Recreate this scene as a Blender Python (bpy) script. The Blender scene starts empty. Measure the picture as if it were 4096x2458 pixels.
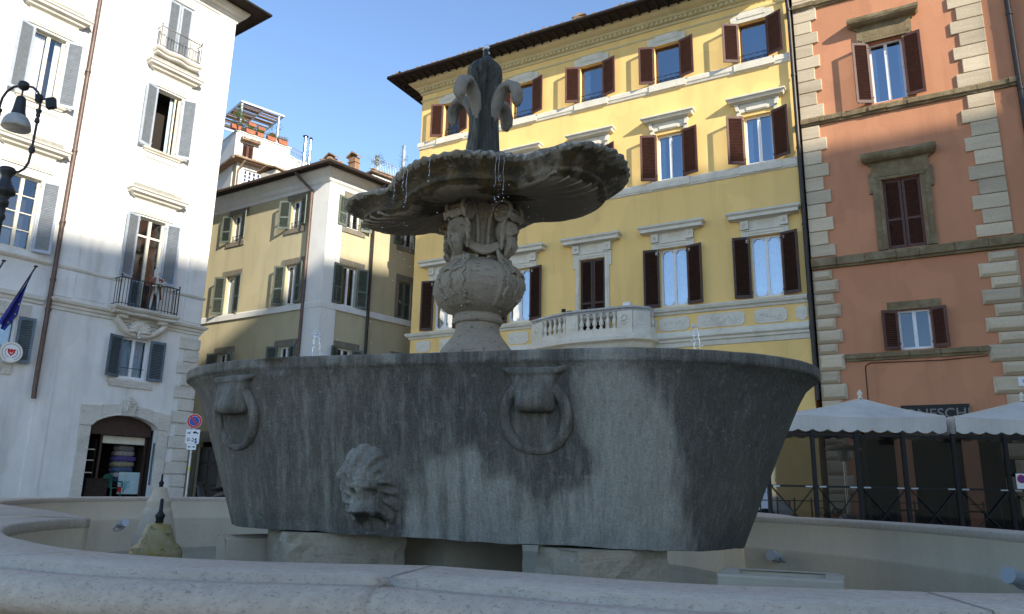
SUN_E = 2.4
SKY_E = .091
EXPO = 1.84
import bpy, bmesh, math, random
from math import sin, cos, pi, radians, sqrt, atan2
from mathutils import Vector, Matrix, noise as mnoise
random.seed(7)
scene = bpy.context.scene
COL = scene.collection

# ------------------------------------------------------------------ helpers
def tag(o, label=None, cat=None, group=None, kind=None):
    if label: o['label'] = label
    if cat: o['category'] = cat
    if group: o['group'] = group
    if kind: o['kind'] = kind
    return o

def empty(name, loc=(0, 0, 0), rz=0.0, parent=None):
    o = bpy.data.objects.new(name, None)
    o.empty_display_size = .2
    COL.objects.link(o)
    o.location = loc
    o.rotation_euler = (0, 0, rz)
    if parent: o.parent = parent
    return o

class MB:
    """collects faces for one mesh"""
    def __init__(s):
        s.v = []; s.f = []; s.m = []; s.sm = []
    def face(s, pts, m=0, smooth=False):
        n = len(s.v); s.v += [tuple(p) for p in pts]
        s.f.append(tuple(range(n, n + len(pts)))); s.m.append(m); s.sm.append(smooth)
    def grid(s, rows, m=0, smooth=True, close_u=False, close_v=False, flip=False):
        n = len(s.v); R = len(rows); Cn = len(rows[0])
        for r in rows: s.v += [tuple(p) for p in r]
        for i in range(R if close_v else R - 1):
            for j in range(Cn if close_u else Cn - 1):
                a = n + i * Cn + j; b = n + i * Cn + (j + 1) % Cn
                c = n + ((i + 1) % R) * Cn + (j + 1) % Cn; d = n + ((i + 1) % R) * Cn + j
                s.f.append((d, c, b, a) if flip else (a, b, c, d)); s.m.append(m); s.sm.append(smooth)
    def box(s, x0, x1, y0, y1, z0, z1, m=0):
        P = [(x0, y0, z0), (x1, y0, z0), (x1, y1, z0), (x0, y1, z0), (x0, y0, z1), (x1, y0, z1), (x1, y1, z1), (x0, y1, z1)]
        n = len(s.v); s.v += P
        for q in ((0, 3, 2, 1), (4, 5, 6, 7), (0, 1, 5, 4), (1, 2, 6, 5), (2, 3, 7, 6), (3, 0, 4, 7)):
            s.f.append(tuple(n + k for k in q)); s.m.append(m); s.sm.append(False)
    def obox(s, c, h, M=None, m=0):
        n = len(s.v); M = M or Matrix.Identity(3); c = Vector(c)
        for sx, sy, sz in ((-1, -1, -1), (1, -1, -1), (1, 1, -1), (-1, 1, -1), (-1, -1, 1), (1, -1, 1), (1, 1, 1), (-1, 1, 1)):
            s.v.append(tuple(c + M @ Vector((sx * h[0], sy * h[1], sz * h[2]))))
        for q in ((0, 3, 2, 1), (4, 5, 6, 7), (0, 1, 5, 4), (1, 2, 6, 5), (2, 3, 7, 6), (3, 0, 4, 7)):
            s.f.append(tuple(n + k for k in q)); s.m.append(m); s.sm.append(False)
    def frustum(s, x0, x1, z0, z1, y0, y1, b, m=0):
        """block with a bevelled front face (front at y0 < y1)"""
        F = [(x0 + b, y0, z0 + b), (x1 - b, y0, z0 + b), (x1 - b, y0, z1 - b), (x0 + b, y0, z1 - b)]
        K = [(x0, y0 + b, z0), (x1, y0 + b, z0), (x1, y0 + b, z1), (x0, y0 + b, z1)]
        B = [(x0, y1, z0), (x1, y1, z0), (x1, y1, z1), (x0, y1, z1)]
        s.face(F, m)
        for i in range(4):
            j = (i + 1) % 4
            s.face([K[i], K[j], F[j], F[i]], m); s.face([B[i], B[j], K[j], K[i]], m)
    def prism(s, poly, axis, a0, a1, m=0, smooth=False):
        """poly: 2d list, axis 'x': poly=(y,z); 'y': poly=(x,z); 'z': poly=(x,y)"""
        def P(p, a):
            return (a, p[0], p[1]) if axis == 'x' else ((p[0], a, p[1]) if axis == 'y' else (p[0], p[1], a))
        A = [P(p, a0) for p in poly]; B = [P(p, a1) for p in poly]
        s.face(A[::-1], m); s.face(B, m)
        for i in range(len(poly)):
            j = (i + 1) % len(poly); s.face([A[i], A[j], B[j], B[i]], m, smooth)
    def tube(s, pts, r, n=8, m=0, caps=True, sx=1.0):
        pts = [Vector(p) for p in pts]; rows = []; N = len(pts); prev = None
        for i, p in enumerate(pts):
            t = (pts[min(i + 1, N - 1)] - pts[max(i - 1, 0)])
            if t.length < 1e-9: t = Vector((0, 0, 1))
            t.normalize()
            if prev is None:
                a = Vector((0, 0, 1)) if abs(t.z) < .9 else Vector((1, 0, 0))
                u = t.cross(a).normalized()
            else:
                u = (prev - t * prev.dot(t))
                u = u.normalized() if u.length > 1e-6 else t.orthogonal().normalized()
            prev = u; w = t.cross(u)
            rr = r[i] if isinstance(r, (list, tuple)) else r
            rows.append([p + (u * cos(2 * pi * k / n) * sx + w * sin(2 * pi * k / n)) * rr for k in range(n)])
        s.grid(rows, m, True, close_u=True)
        if caps:
            s.face(rows[0][::-1], m); s.face(rows[-1], m)
    def lathe(s, prof, n=24, c=(0, 0), m=0, smooth=True, fn=None):
        rows = []
        for r, z in prof:
            row = []
            for k in range(n):
                a = 2 * pi * k / n; rr = r if fn is None else fn(r, z, a)
                row.append((c[0] + rr * cos(a), c[1] + rr * sin(a), z))
            rows.append(row)
        s.grid(rows, m, smooth, close_u=True)
        s.face(rows[0][::-1], m); s.face(rows[-1], m)
    def sphere(s, c, r, nu=10, nv=7, m=0, sc=(1, 1, 1)):
        rows = []
        for i in range(nv + 1):
            t = pi * i / nv
            rows.append([(c[0] + r * sc[0] * sin(t) * cos(2 * pi * k / nu), c[1] + r * sc[1] * sin(t) * sin(2 * pi * k / nu), c[2] - r * sc[2] * cos(t)) for k in range(nu)])
        s.grid(rows, m, True, close_u=True)
    def mesh(s, name, mats, weld=False):
        me = bpy.data.meshes.new(name)
        me.from_pydata(s.v, [], s.f)
        for mm in (mats if isinstance(mats, (list, tuple)) else [mats]): me.materials.append(mm)
        me.polygons.foreach_set('material_index', s.m)
        me.polygons.foreach_set('use_smooth', s.sm)
        if weld:
            bm = bmesh.new(); bm.from_mesh(me)
            bmesh.ops.remove_doubles(bm, verts=bm.verts, dist=1e-4)
            bmesh.ops.recalc_face_normals(bm, faces=bm.faces)
            bm.to_mesh(me); bm.free()
        me.update()
        return me
    def build(s, name, mats, parent=None, loc=(0, 0, 0), rz=0.0, weld=False, bevel=0.0):
        o = bpy.data.objects.new(name, s.mesh(name, mats, weld)); COL.objects.link(o)
        o.location = loc; o.rotation_euler = (0, 0, rz)
        if parent: o.parent = parent
        if bevel > 0:
            b = o.modifiers.new('edge', 'BEVEL'); b.width = bevel; b.segments = 2; b.limit_method = 'ANGLE'; b.angle_limit = radians(40)
        return o

def inst(name, me, parent=None, loc=(0, 0, 0), rz=0.0):
    o = bpy.data.objects.new(name, me); COL.objects.link(o)
    o.location = loc; o.rotation_euler = (0, 0, rz)
    if parent: o.parent = parent
    return o

def fbm(p, oct=4):
    v = 0; a = .5; q = Vector(p)
    for _ in range(oct):
        v += a * mnoise.noise(q); q = q * 2.03 + Vector((3.1, 1.7, 5.3)); a *= .5
    return v
def smooth01(a, b, x):
    t = max(0., min(1., (x - a) / (b - a))); return t * t * (3 - 2 * t)

def text_mesh(txt, size, mat, name, parent, M, depth=.01, bold=0.0):
    """lettering as a mesh; M places text (text x right, y up, z toward the viewer)"""
    cu = bpy.data.curves.new('lettering', 'FONT'); cu.body = txt; cu.size = size
    cu.align_x = 'CENTER'; cu.align_y = 'CENTER'; cu.extrude = depth; cu.offset = bold
    t = bpy.data.objects.new('tmp', cu); COL.objects.link(t)
    dg = bpy.context.evaluated_depsgraph_get(); dg.update()
    me = bpy.data.meshes.new_from_object(t.evaluated_get(dg))
    bpy.data.objects.remove(t)
    me.materials.clear(); me.materials.append(mat); me.transform(M)
    o = bpy.data.objects.new(name, me); COL.objects.link(o)
    if parent: o.parent = parent
    return o
# text frame facing -y (local): x right, z up
TXM = Matrix(((1, 0, 0, 0), (0, 0, -1, 0), (0, 1, 0, 0), (0, 0, 0, 1)))
def txt_at(x, y, z): return Matrix.Translation((x, y, z)) @ TXM

# ------------------------------------------------------------------ materials
def srgb(r, g, b):
    f = lambda c: (c / 255 / 12.92) if c / 255 < .04045 else ((c / 255 + .055) / 1.055) ** 2.4
    return (f(r), f(g), f(b))
class NT:
    def __init__(s, name):
        s.mat = bpy.data.materials.new(name); s.mat.use_nodes = True
        s.nt = s.mat.node_tree; s.nt.nodes.clear()
        s.out = s.nt.nodes.new('ShaderNodeOutputMaterial')
        s.b = s.nt.nodes.new('ShaderNodeBsdfPrincipled')
        s.nt.links.new(s.b.outputs[0], s.out.inputs[0])
        s.tc = s.nt.nodes.new('ShaderNodeTexCoord')
    def n(s, t, **kw):
        x = s.nt.nodes.new(t)
        for k, v in kw.items(): setattr(x, k, v)
        return x
    def l(s, a, b): s.nt.links.new(a, b)
    def mapped(s, stretch=(1, 1, 1)):
        mp = s.n('ShaderNodeMapping'); mp.inputs['Scale'].default_value = stretch
        s.l(s.tc.outputs['Object'], mp.inputs[0]); return mp.outputs[0]
    def noise(s, scale, detail=4, rough=.55, stretch=(1, 1, 1)):
        x = s.n('ShaderNodeTexNoise'); x.inputs['Scale'].default_value = scale; x.inputs['Detail'].default_value = detail
        x.inputs['Roughness'].default_value = rough
        s.l(s.mapped(stretch), x.inputs['Vector']); return x.outputs['Fac']
    def ramp(s, fac, p0, p1, c0=(0, 0, 0), c1=(1, 1, 1)):
        r = s.n('ShaderNodeValToRGB'); e = r.color_ramp.elements
        e[0].position = p0; e[1].position = p1; e[0].color = (*c0, 1); e[1].color = (*c1, 1)
        s.l(fac, r.inputs[0]); return r.outputs[0]
    def mix(s, fac, a, b, mode='MIX'):
        m = s.n('ShaderNodeMix', data_type='RGBA', blend_type=mode)
        for idx, val in ((0, fac), (6, a), (7, b)):
            if isinstance(val, (int, float)): m.inputs[idx].default_value = val
            elif isinstance(val, tuple): m.inputs[idx].default_value = (*val, 1)
            else: s.l(val, m.inputs[idx])
        return m.outputs[2]
    def bump(s, h, strength, dist=.02):
        b = s.n('ShaderNodeBump'); b.inputs['Strength'].default_value = strength; b.inputs['Distance'].default_value = dist
        s.l(h, b.inputs['Height']); s.l(b.outputs[0], s.b.inputs['Normal'])
    def fin(s, col, rough=.85, spec=.3, metal=0.):
        if isinstance(col, tuple): s.b.inputs['Base Color'].default_value = (*col, 1)
        else: s.l(col, s.b.inputs['Base Color'])
        s.b.inputs['Roughness'].default_value = rough; s.b.inputs['Specular IOR Level'].default_value = spec
        s.b.inputs['Metallic'].default_value = metal
        return s.mat
def sc3(c, k): return tuple(min(1, x * k) for x in c)

def plaster(name, col, dirt, blotch=.35, streak=.25, scale=.45, bump=.25, grain=.12, patch=.22, crack=.0):
    t = NT(name)
    a = t.ramp(t.noise(scale, 6, .6), .35, .75)
    c = t.mix(t.mix(blotch, (0, 0, 0), a, 'MIX'), col, dirt)
    st = t.ramp(t.noise(1.6, 5, .6, (1, 1, .12)), .48, .8)
    c = t.mix(t.mix(streak, (0, 0, 0), st), c, sc3(dirt, .8))
    pr = t.ramp(t.noise(.55, 2, .4, (1, 1, .8)), .545, .56)      # repaired patches with a clear edge
    c = t.mix(t.mix(patch, (0, 0, 0), pr), c, sc3(col, 1.12))
    vo = t.n('ShaderNodeTexVoronoi'); vo.feature = 'DISTANCE_TO_EDGE'; vo.inputs['Scale'].default_value = .55
    wv = t.n('ShaderNodeMix', data_type='VECTOR'); wv.inputs[0].default_value = .35; nz_ = t.n('ShaderNodeTexNoise'); nz_.inputs['Scale'].default_value = 1.7; nz_.inputs['Detail'].default_value = 5
    t.l(t.tc.outputs['Object'], nz_.inputs['Vector']); t.l(t.tc.outputs['Object'], wv.inputs[4]); t.l(nz_.outputs['Color'], wv.inputs[5]); t.l(wv.outputs[1], vo.inputs['Vector'])
    ck = t.mix(t.ramp(vo.outputs['Distance'], .0, .006, (1, 1, 1), (0, 0, 0)), (0, 0, 0), t.ramp(t.noise(.35, 3), .52, .60))
    c = t.mix(t.mix(crack, (0, 0, 0), ck), c, sc3(dirt, .45))
    g = t.noise(22, 4, .7)
    c = t.mix(grain, c, t.mix(1.0, c, t.ramp(g, .3, .7, (.55, .55, .55), (1.25, 1.25, 1.25)), 'MULTIPLY'))
    t.bump(t.noise(9, 6, .65), bump, .02)
    return t.fin(c, .92, .15)
def stone(name, c1, c2, c3, sc=3., bump=.6, stretch=(1, 1, 1), pits=True, rough=.85, pitc=.35, ps=None, pt=(.30, .38)):
    t = NT(name)
    c = t.mix(t.ramp(t.noise(sc, 6, .65, stretch), .3, .7), c1, c2)
    c = t.mix(t.ramp(t.noise(sc * .4, 5, .6, stretch), .5, .75), c, c3)
    g = t.noise(sc * 14, 3, .7)
    c = t.mix(.35, c, t.mix(1.0, c, t.ramp(g, .25, .75, (.5, .5, .5), (1.35, 1.35, 1.35)), 'MULTIPLY'))
    h = t.noise(sc * 4, 7, .7, stretch)
    if pits:
        p = t.ramp(t.noise(ps or sc * 9, 3, .6, stretch), *pt)
        c = t.mix(t.mix(1.0, (pitc,) * 3, p, 'LIGHTEN'), sc3(c3, .35), c)
        h = t.mix(.5, h, p)
    t.bump(h, bump, .03)
    return t.fin(c, rough, .25)
def paint(name, col, rough=.5, var=.2, spec=.4, metal=0., sc=6.):
    t = NT(name)
    c = t.mix(t.ramp(t.noise(sc, 5, .6), .35, .7), sc3(col, 1 - var), sc3(col, 1 + var))
    oi = t.n('ShaderNodeObjectInfo'); c = t.mix(min(.8, var * 2), c, t.mix(1.0, c, t.ramp(oi.outputs['Random'], 0, 1, (.72, .72, .74), (1.4, 1.36, 1.3)), 'MULTIPLY'))
    t.bump(t.noise(30, 3), .1, .004)
    return t.fin(c, rough, spec, metal)
def plain(name, col, rough=.6, spec=.3, metal=0.):
    t = NT(name); return t.fin(col, rough, spec, metal)
def glass(name, mirror, tint=(.9, .95, 1), gcol=(.85, .92, 1), rough=.03, wav=.05):
    t = NT(name); t.nt.nodes.remove(t.b)
    tr = t.n('ShaderNodeBsdfTransparent'); tr.inputs[0].default_value = (*tint, 1)
    gl = t.n('ShaderNodeBsdfGlossy'); gl.inputs['Roughness'].default_value = rough; gl.inputs[0].default_value = (*gcol, 1)
    lw = t.n('ShaderNodeFresnel'); lw.inputs[0].default_value = 1.5
    ad = t.n('ShaderNodeMath', operation='ADD', use_clamp=True); ad.inputs[1].default_value = mirror
    t.l(lw.outputs[0], ad.inputs[0])
    bp = t.n('ShaderNodeBump'); bp.inputs['Strength'].default_value = wav; bp.inputs['Distance'].default_value = .05
    t.l(t.noise(1.3, 2), bp.inputs['Height']); t.l(bp.outputs[0], gl.inputs['Normal'])
    mx = t.n('ShaderNodeMixShader'); t.l(ad.outputs[0], mx.inputs[0]); t.l(tr.outputs[0], mx.inputs[1]); t.l(gl.outputs[0], mx.inputs[2])
    t.l(mx.outputs[0], t.out.inputs[0])
    return t.mat
def leafmat(name, c1, c2):
    t = NT(name)
    oi = t.n('ShaderNodeNewGeometry')
    c = t.mix(oi.outputs['Random Per Island'], c1, c2)
    t.fin(c, .6, .3); return t.mat

M = {}
M['white'] = plaster('white_plaster', (.74, .725, .69), (.46, .44, .40), .65, .6)
M['white2'] = plaster('white_plaster_neighbour', (.72, .705, .67), (.44, .42, .38), .65, .6)
M['whitetrim'] = stone('pale_trim', (.68, .645, .57), (.60, .565, .49), (.50, .46, .39), 2.5, .3, pits=False)
M['hoodtop'] = stone('weathered_hood_top', (.34, .32, .27), (.22, .21, .18), (.45, .42, .36), 5, .6)
M['travertine'] = stone('travertine', (.56, .525, .455), (.62, .585, .515), (.43, .40, .335), 2.2, .7, (.5, .5, 2))
M['yellow'] = plaster('yellow_plaster', (.86, .59, .225), (.73, .50, .19), .6, .5, .35, patch=.35)
M['cream'] = stone('cream_cornice', (.64, .54, .31), (.58, .48, .27), (.50, .42, .24), 2.5, .2, pits=False)
M['ytrim'] = stone('grey_white_trim', (.73, .68, .57), (.63, .585, .485), (.53, .49, .40), 3, .3, pits=False)
M['ytrimtop'] = stone('weathered_lead_top', (.48, .48, .46), (.36, .36, .35), (.6, .6, .58), 6, .4, pits=False)
M['pink'] = plaster('terracotta_plaster', (.56, .26, .145), (.44, .20, .11), .7, .5, .4, patch=.35)
M['peperino'] = stone('brown_peperino', (.25, .185, .10), (.15, .115, .065), (.32, .26, .16), 4, .9)
M['quoin'] = stone('cream_travertine', (.64, .54, .40), (.55, .455, .325), (.48, .385, .265), 1.8, .35, (.35, .35, 2.5), pits=False)
def per_block(mat):
    nt = mat.node_tree; b = [n for n in nt.nodes if n.type == 'BSDF_PRINCIPLED'][0]; src = b.inputs['Base Color'].links[0].from_socket
    g = nt.nodes.new('ShaderNodeNewGeometry'); r = nt.nodes.new('ShaderNodeValToRGB'); m = nt.nodes.new('ShaderNodeMix'); m.data_type = 'RGBA'; m.blend_type = 'MULTIPLY'; m.inputs[0].default_value = 1
    r.color_ramp.elements[0].color = (.80, .79, .77, 1); r.color_ramp.elements[1].color = (1.12, 1.10, 1.06, 1)
    nt.links.new(g.outputs['Random Per Island'], r.inputs[0]); nt.links.new(src, m.inputs[6]); nt.links.new(r.outputs[0], m.inputs[7]); nt.links.new(m.outputs[2], b.inputs['Base Color'])
per_block(M['quoin'])
M['beige'] = plaster('ochre_grey_plaster', (.46, .405, .26), (.36, .315, .205), .6, .55, .4)
M['bwhite'] = plaster('whitewash', (.66, .65, .62), (.52, .51, .47), .4, .35)
M['lintel'] = stone('grey_lintel', (.20, .175, .135), (.14, .125, .10), (.26, .23, .18), 5, .5, pits=False)
M['shut_brown'] = paint('brown_shutter_paint', (.090, .038, .027), .55, .2)
M['shut_dark'] = paint('shaded_and_dark_brown_paint', (.050, .024, .017), .5, .25)  # darker copy of the brown, shade painted into first-floor shutters; also shop front
M['shut_grey'] = paint('grey_blue_shutter_paint', (.33, .365, .41), .55, .12)
M['shut_slate'] = paint('slate_blue_shutter_paint', (.10, .135, .165), .55, .2)
M['shut_green'] = paint('grey_green_shutter_paint', (.095, .115, .098), .6, .2)
M['frame_white'] = paint('white_window_paint', (.72, .73, .74), .4, .06)
M['frame_cream'] = paint('cream_window_paint', (.62, .57, .45), .45, .08)
M['frame_brown'] = paint('brown_window_paint', (.09, .04, .025), .5, .2)
M['room'] = plain('room_dark', (.035, .03, .026), .95, .05)  # near-black lining paints in the gloom of unlit rooms
M['glass'] = glass('window_glass', .08)
M['glass_sky'] = glass('sky_reflecting_glass', .30, (.75, .8, .85), (.75, .88, 1))
M['glass_bright'] = glass('bright_window_glass', .45, (.9, .95, 1), (.95, .98, 1), .02, .10)
M['curtain'] = paint('pale_curtain', (.62, .60, .55), .9, .12)
M['curtain_blue'] = paint('pale_blue_curtain', (.45, .58, .66), .9, .12)
M['iron'] = paint('dark_iron', (.02, .021, .023), .5, .3, .4)
M['irongrey'] = paint('grey_iron', (.16, .155, .145), .55, .3, .4)
M['pipe'] = paint('brown_drainpipe', (.10, .06, .045), .45, .3)
M['pipe_dark'] = paint('dark_drainpipe', (.035, .030, .028), .45, .3)
M['wood'] = paint('dark_eave_timber', (.024, .016, .012), .9, .3)
M['tile'] = stone('clay_roof_tile', (.30, .195, .125), (.20, .145, .10), (.38, .31, .23), 4, .6, pits=False)
M['brick'] = stone('chimney_brick', (.30, .17, .10), (.22, .13, .08), (.36, .25, .17), 5, .6, pits=False)
M['terracotta'] = paint('terracotta_pot', (.36, .12, .06), .8, .25)
M['steel'] = plain('polished_steel', (.62, .62, .62), .22, .5, 1.)
M['galv'] = plain('galvanised_steel', (.45, .48, .50), .45, .5, .6)
M['leaf'] = leafmat('leaf_green', (.05, .09, .018), (.14, .17, .04))
M['leafdry'] = leafmat('leaf_dry', (.16, .13, .07), (.22, .19, .10))
M['bark'] = paint('twig_bark', (.10, .075, .05), .9, .3)
M['black'] = plain('black_paint', (.012, .012, .013), .5)
M['canvas'] = plaster('white_canvas', (.64, .585, .51), (.40, .375, .34), .5, .6, 1.2, .25, .08)
M['white_paint'] = plain('white_enamel', (.75, .75, .75), .4)
M['red_paint'] = plain('red_enamel', (.50, .02, .025), .4)
M['blue_paint'] = plain('blue_enamel', (.018, .07, .33), .4)
M['grey_letter'] = paint('grey_metal_letters', (.17, .16, .15), .5, .2, .4, .3)
# ------------------------------------------------------------------ building kit
def az_rz(az): return radians(90 - az)
class Face:
    """a facade frame on a building root: u right along the facade, y into the wall (outward is -y)"""
    def __init__(s, root, ox=0., oy=0., rz=0.):
        s.root = root; s.ox = ox; s.oy = oy; s.rz = rz
    def loc(s, u, y, z):
        c, n = cos(s.rz), sin(s.rz); return (s.ox + u * c - y * n, s.oy + u * n + y * c, z)
    def put(s, mb, name, mats, u=0., y=0., z=0., bevel=0., weld=False):
        return mb.build(name, mats, s.root, s.loc(u, y, z), s.rz, weld, bevel)
    def sub(s, parent, name, me, loc=(0, 0, 0), rz=0.):
        return inst(name, me, parent, loc, rz)

def wall(mb, u0, u1, z0, z1, holes, rev=.28, room=1.1, m=0, mr=1):
    us = sorted({u0, u1, *[h[0] for h in holes], *[h[1] for h in holes]})
    zs = sorted({z0, z1, *[h[2] for h in holes], *[h[3] for h in holes]})
    for i in range(len(us) - 1):
        for j in range(len(zs) - 1):
            a, b, c, d = us[i], us[i + 1], zs[j], zs[j + 1]; um, zm = (a + b) / 2, (c + d) / 2
            if any(h[0] < um < h[1] and h[2] < zm < h[3] for h in holes): continue
            mb.face([(a, 0, c), (b, 0, c), (b, 0, d), (a, 0, d)], m)
    for h in holes:
        a, b, c, d = h[:4]; rm = h[4] if len(h) > 4 else room
        for (p, q) in (((a, c), (a, d)), ((a, d), (b, d)), ((b, d), (b, c)), ((b, c), (a, c))):
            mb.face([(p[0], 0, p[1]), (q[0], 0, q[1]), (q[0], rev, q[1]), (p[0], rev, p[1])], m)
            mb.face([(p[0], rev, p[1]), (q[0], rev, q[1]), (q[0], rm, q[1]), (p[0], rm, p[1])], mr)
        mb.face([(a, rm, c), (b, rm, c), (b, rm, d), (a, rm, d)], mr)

def molding(mb, prof, x0, x1, m=0, ends=(True, True), depth=0., y0=0.):
    """sweep profile [(out,z)] along the facade with mitred returns at chosen ends"""
    rows = []
    for o, z in prof:
        r = []
        if ends[0]: r += [(x0 - o, y0 + depth, z), (x0 - o, y0 - o, z)]
        else: r += [(x0, y0 - o, z)]
        if ends[1]: r += [(x1 + o, y0 - o, z), (x1 + o, y0 + depth, z)]
        else: r += [(x1, y0 - o, z)]
        rows.append(r)
    mb.grid(rows, m, False)
    for k in (0, -1):
        if not ends[k]: mb.face([r[k] for r in rows] + [(rows[-1][k][0], y0, rows[-1][k][2]), (rows[0][k][0], y0, rows[0][k][2])], m)

_cache = {}
def shutter_me(w, h, mat, d, mid=True):
    key = ('sh', round(w, 2), round(h, 2), mat, d, mid)
    if key in _cache: return _cache[key]
    mb = MB(); t = .045; st = min(.085, w * .16)
    def bx(x0, x1, y0, y1, z0, z1):
        a, b = sorted((x0 * d, x1 * d)); mb.box(a, b, y0, y1, z0, z1)
    bx(0, st, -t, 0, 0, h); bx(w - st, w, -t, 0, 0, h)
    bx(st, w - st, -t + .002, -.002, 0, .12); bx(st, w - st, -t + .002, -.002, h - .09, h)
    segs = [(.12, h - .09)]
    if mid:
        zm = h * .42; bx(st, w - st, -t + .002, -.002, zm - .04, zm + .04); segs = [(.12, zm - .04), (zm + .04, h - .09)]
    for a, b in segs:
        n = max(3, int((b - a) / .062)); p = (b - a) / n
        Rm = Matrix.Rotation(radians(-38), 3, 'X')
        for k in range(n):
            mb.obox(((st + (w - 2 * st) / 2) * d, -t / 2, a + (k + .5) * p), ((w - 2 * st) / 2, .034, .006), Rm)
    # hinges and hook
    for z in (.2, h - .2): bx(-.02, .05, -t - .012, -t, z - .03, z + .03)
    _cache[key] = mb.mesh('shutter', M[mat]); return _cache[key]

def frame_me(w, h, frame, mull, transom, bars, fd):
    key = ('fr', round(w, 2), round(h, 2), frame, mull, transom, bars, fd)
    if key in _cache: return _cache[key]
    mb = MB(); e = .07; y0, y1 = fd, fd + .07; a = -w / 2
    mb.box(a, a + e, y0, y1, 0, h); mb.box(-a - e, -a, y0, y1, 0, h)
    mb.box(a + e, -a - e, y0 + .002, y1 - .002, 0, e + .03); mb.box(a + e, -a - e, y0 + .002, y1 - .002, h - e, h)
    top = h - e
    if transom:
        zt = h * transom; mb.box(a + e, -a - e, y0 + .004, y1 - .004, zt - .04, zt + .04)
    for k in range(mull):
        x = a + w * (k + 1) / (mull + 1); mb.box(x - .055, x + .055, y0 - .012, y1 - .006, e + .03, top)
    if bars:
        for k in range(bars):
            z = e + .03 + (top - e - .03) * (k + 1) / (bars + 1)
            mb.box(a + e, -a - e, y0 + .012, y1 - .012, z - .018, z + .018)
    _cache[key] = mb.mesh('window', M[frame]); return _cache[key]
def pane_me(w, h, gl, fd):
    key = ('pn', round(w, 2), round(h, 2), gl, fd)
    if key in _cache: return _cache[key]
    mb = MB(); mb.face([(-w / 2 + .05, fd + .04, .05), (w / 2 - .05, fd + .04, .05), (w / 2 - .05, fd + .04, h - .05), (-w / 2 + .05, fd + .04, h - .05)])
    _cache[key] = mb.mesh('pane', M[gl]); return _cache[key]
def curtain_me(x0, x1, h, mat, y):
    key = ('cu', round(x0, 2), round(x1, 2), round(h, 2), mat, y)
    if key in _cache: return _cache[key]
    mb = MB(); n = 28; rows = []
    for z in (.03, h * .5, h - .03):
        rows.append([(x0 + (x1 - x0) * k / n, y + .03 * sin(k * 1.35) + .012 * sin(k * 3.1 + z), z) for k in range(n + 1)])
    mb.grid(rows); _cache[key] = mb.mesh('curtain', M[mat]); return _cache[key]

def window(F, u, z0, w, h, frame='frame_white', gl='glass', sh=None, sw=.62, ang=(22, 24), mull=1, transom=None, bars=0,
           curtain=None, fd=.17, closed=False, sh_h=None, sh_z=0., mid=True, sides='LR', label=None, rail=False):
    o = inst('window', frame_me(w, h, frame, 0 if closed else mull, transom, bars, fd), F.root, F.loc(u, 0, z0), F.rz)
    if label: o['label'] = label
    if not closed and gl:
        inst('pane', pane_me(w, h, gl, fd), o)
    if curtain:
        for (x0, x1, cm) in curtain: inst('curtain', curtain_me(x0, x1, h, cm, fd + .2), o)
    hh = sh_h or h
    jr = random.Random(int(u * 131 + z0 * 17) % 9973); ang = (ang[0] + jr.uniform(-6, 7), ang[1] + jr.uniform(-6, 7))
    if sh and closed:
        inst('shutter', shutter_me(w / 2 - .01, h - .02, sh, 1, mid), o, (-w / 2, .08, .01))
        inst('shutter', shutter_me(w / 2 - .01, h - .02, sh, -1, mid), o, (w / 2, .08, .01))
    elif sh:
        if 'L' in sides: inst('shutter', shutter_me(sw, hh, sh, -1, mid), o, (-w / 2 - .01, -.03, sh_z), radians(ang[0]))
        if 'R' in sides: inst('shutter', shutter_me(sw, hh, sh, 1, mid), o, (w / 2 + .01, -.03, sh_z), -radians(ang[1]))
    if rail:
        inst('guard_rail', rail_me(w), o, (0, .06, .03))
    return o
def rail_me(w):
    key = ('rail', round(w, 2))
    if key in _cache: return _cache[key]
    mb = MB(); a = w / 2
    for z in (.06, .30): mb.tube([(-a, 0, z), (a, 0, z)], .012, 6)
    n = 4
    for k in range(n):
        x = -a + w * (k + .5) / n
        mb.tube([(x + .10 * cos(t) * w / 2, 0, .18 + .10 * sin(t)) for t in [2 * pi * q / 14 for q in range(15)]], .008, 5)
    _cache[key] = mb.mesh('guard_rail', M['iron']); return _cache[key]

def hip_box(mb, poly, z, m=0):  # closed soffit polygon
    mb.face([(p[0], p[1], z) for p in poly], m)

def tile_row(mb, p0, p1, n, r=.10, ln=.45, m=0, slope=.3, jitter=.02, seed=1):
    """a row of rounded tile ends along an eave from p0 to p1; tiles run inwards (perpendicular, uphill)"""
    rnd = random.Random(seed); p0 = Vector(p0); p1 = Vector(p1); d = (p1 - p0); L = d.length; d.normalize()
    inn = Vector((-d.y, d.x, 0))
    for k in range(n):
        c = p0 + d * (L * (k + .5) / n) + Vector((0, 0, rnd.uniform(-jitter, jitter))); off = rnd.uniform(-.05, .05)
        rows = []
        for s in (0, ln):
            rows.append([c + inn * (s - off) + Vector((0, 0, s * slope)) + d * (r * cos(t)) + Vector((0, 0, r * 1.05 * sin(t))) for t in [pi * q / 6 for q in range(7)]])
        mb.grid(rows, m, True)
        mb.face(rows[0], m)

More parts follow.
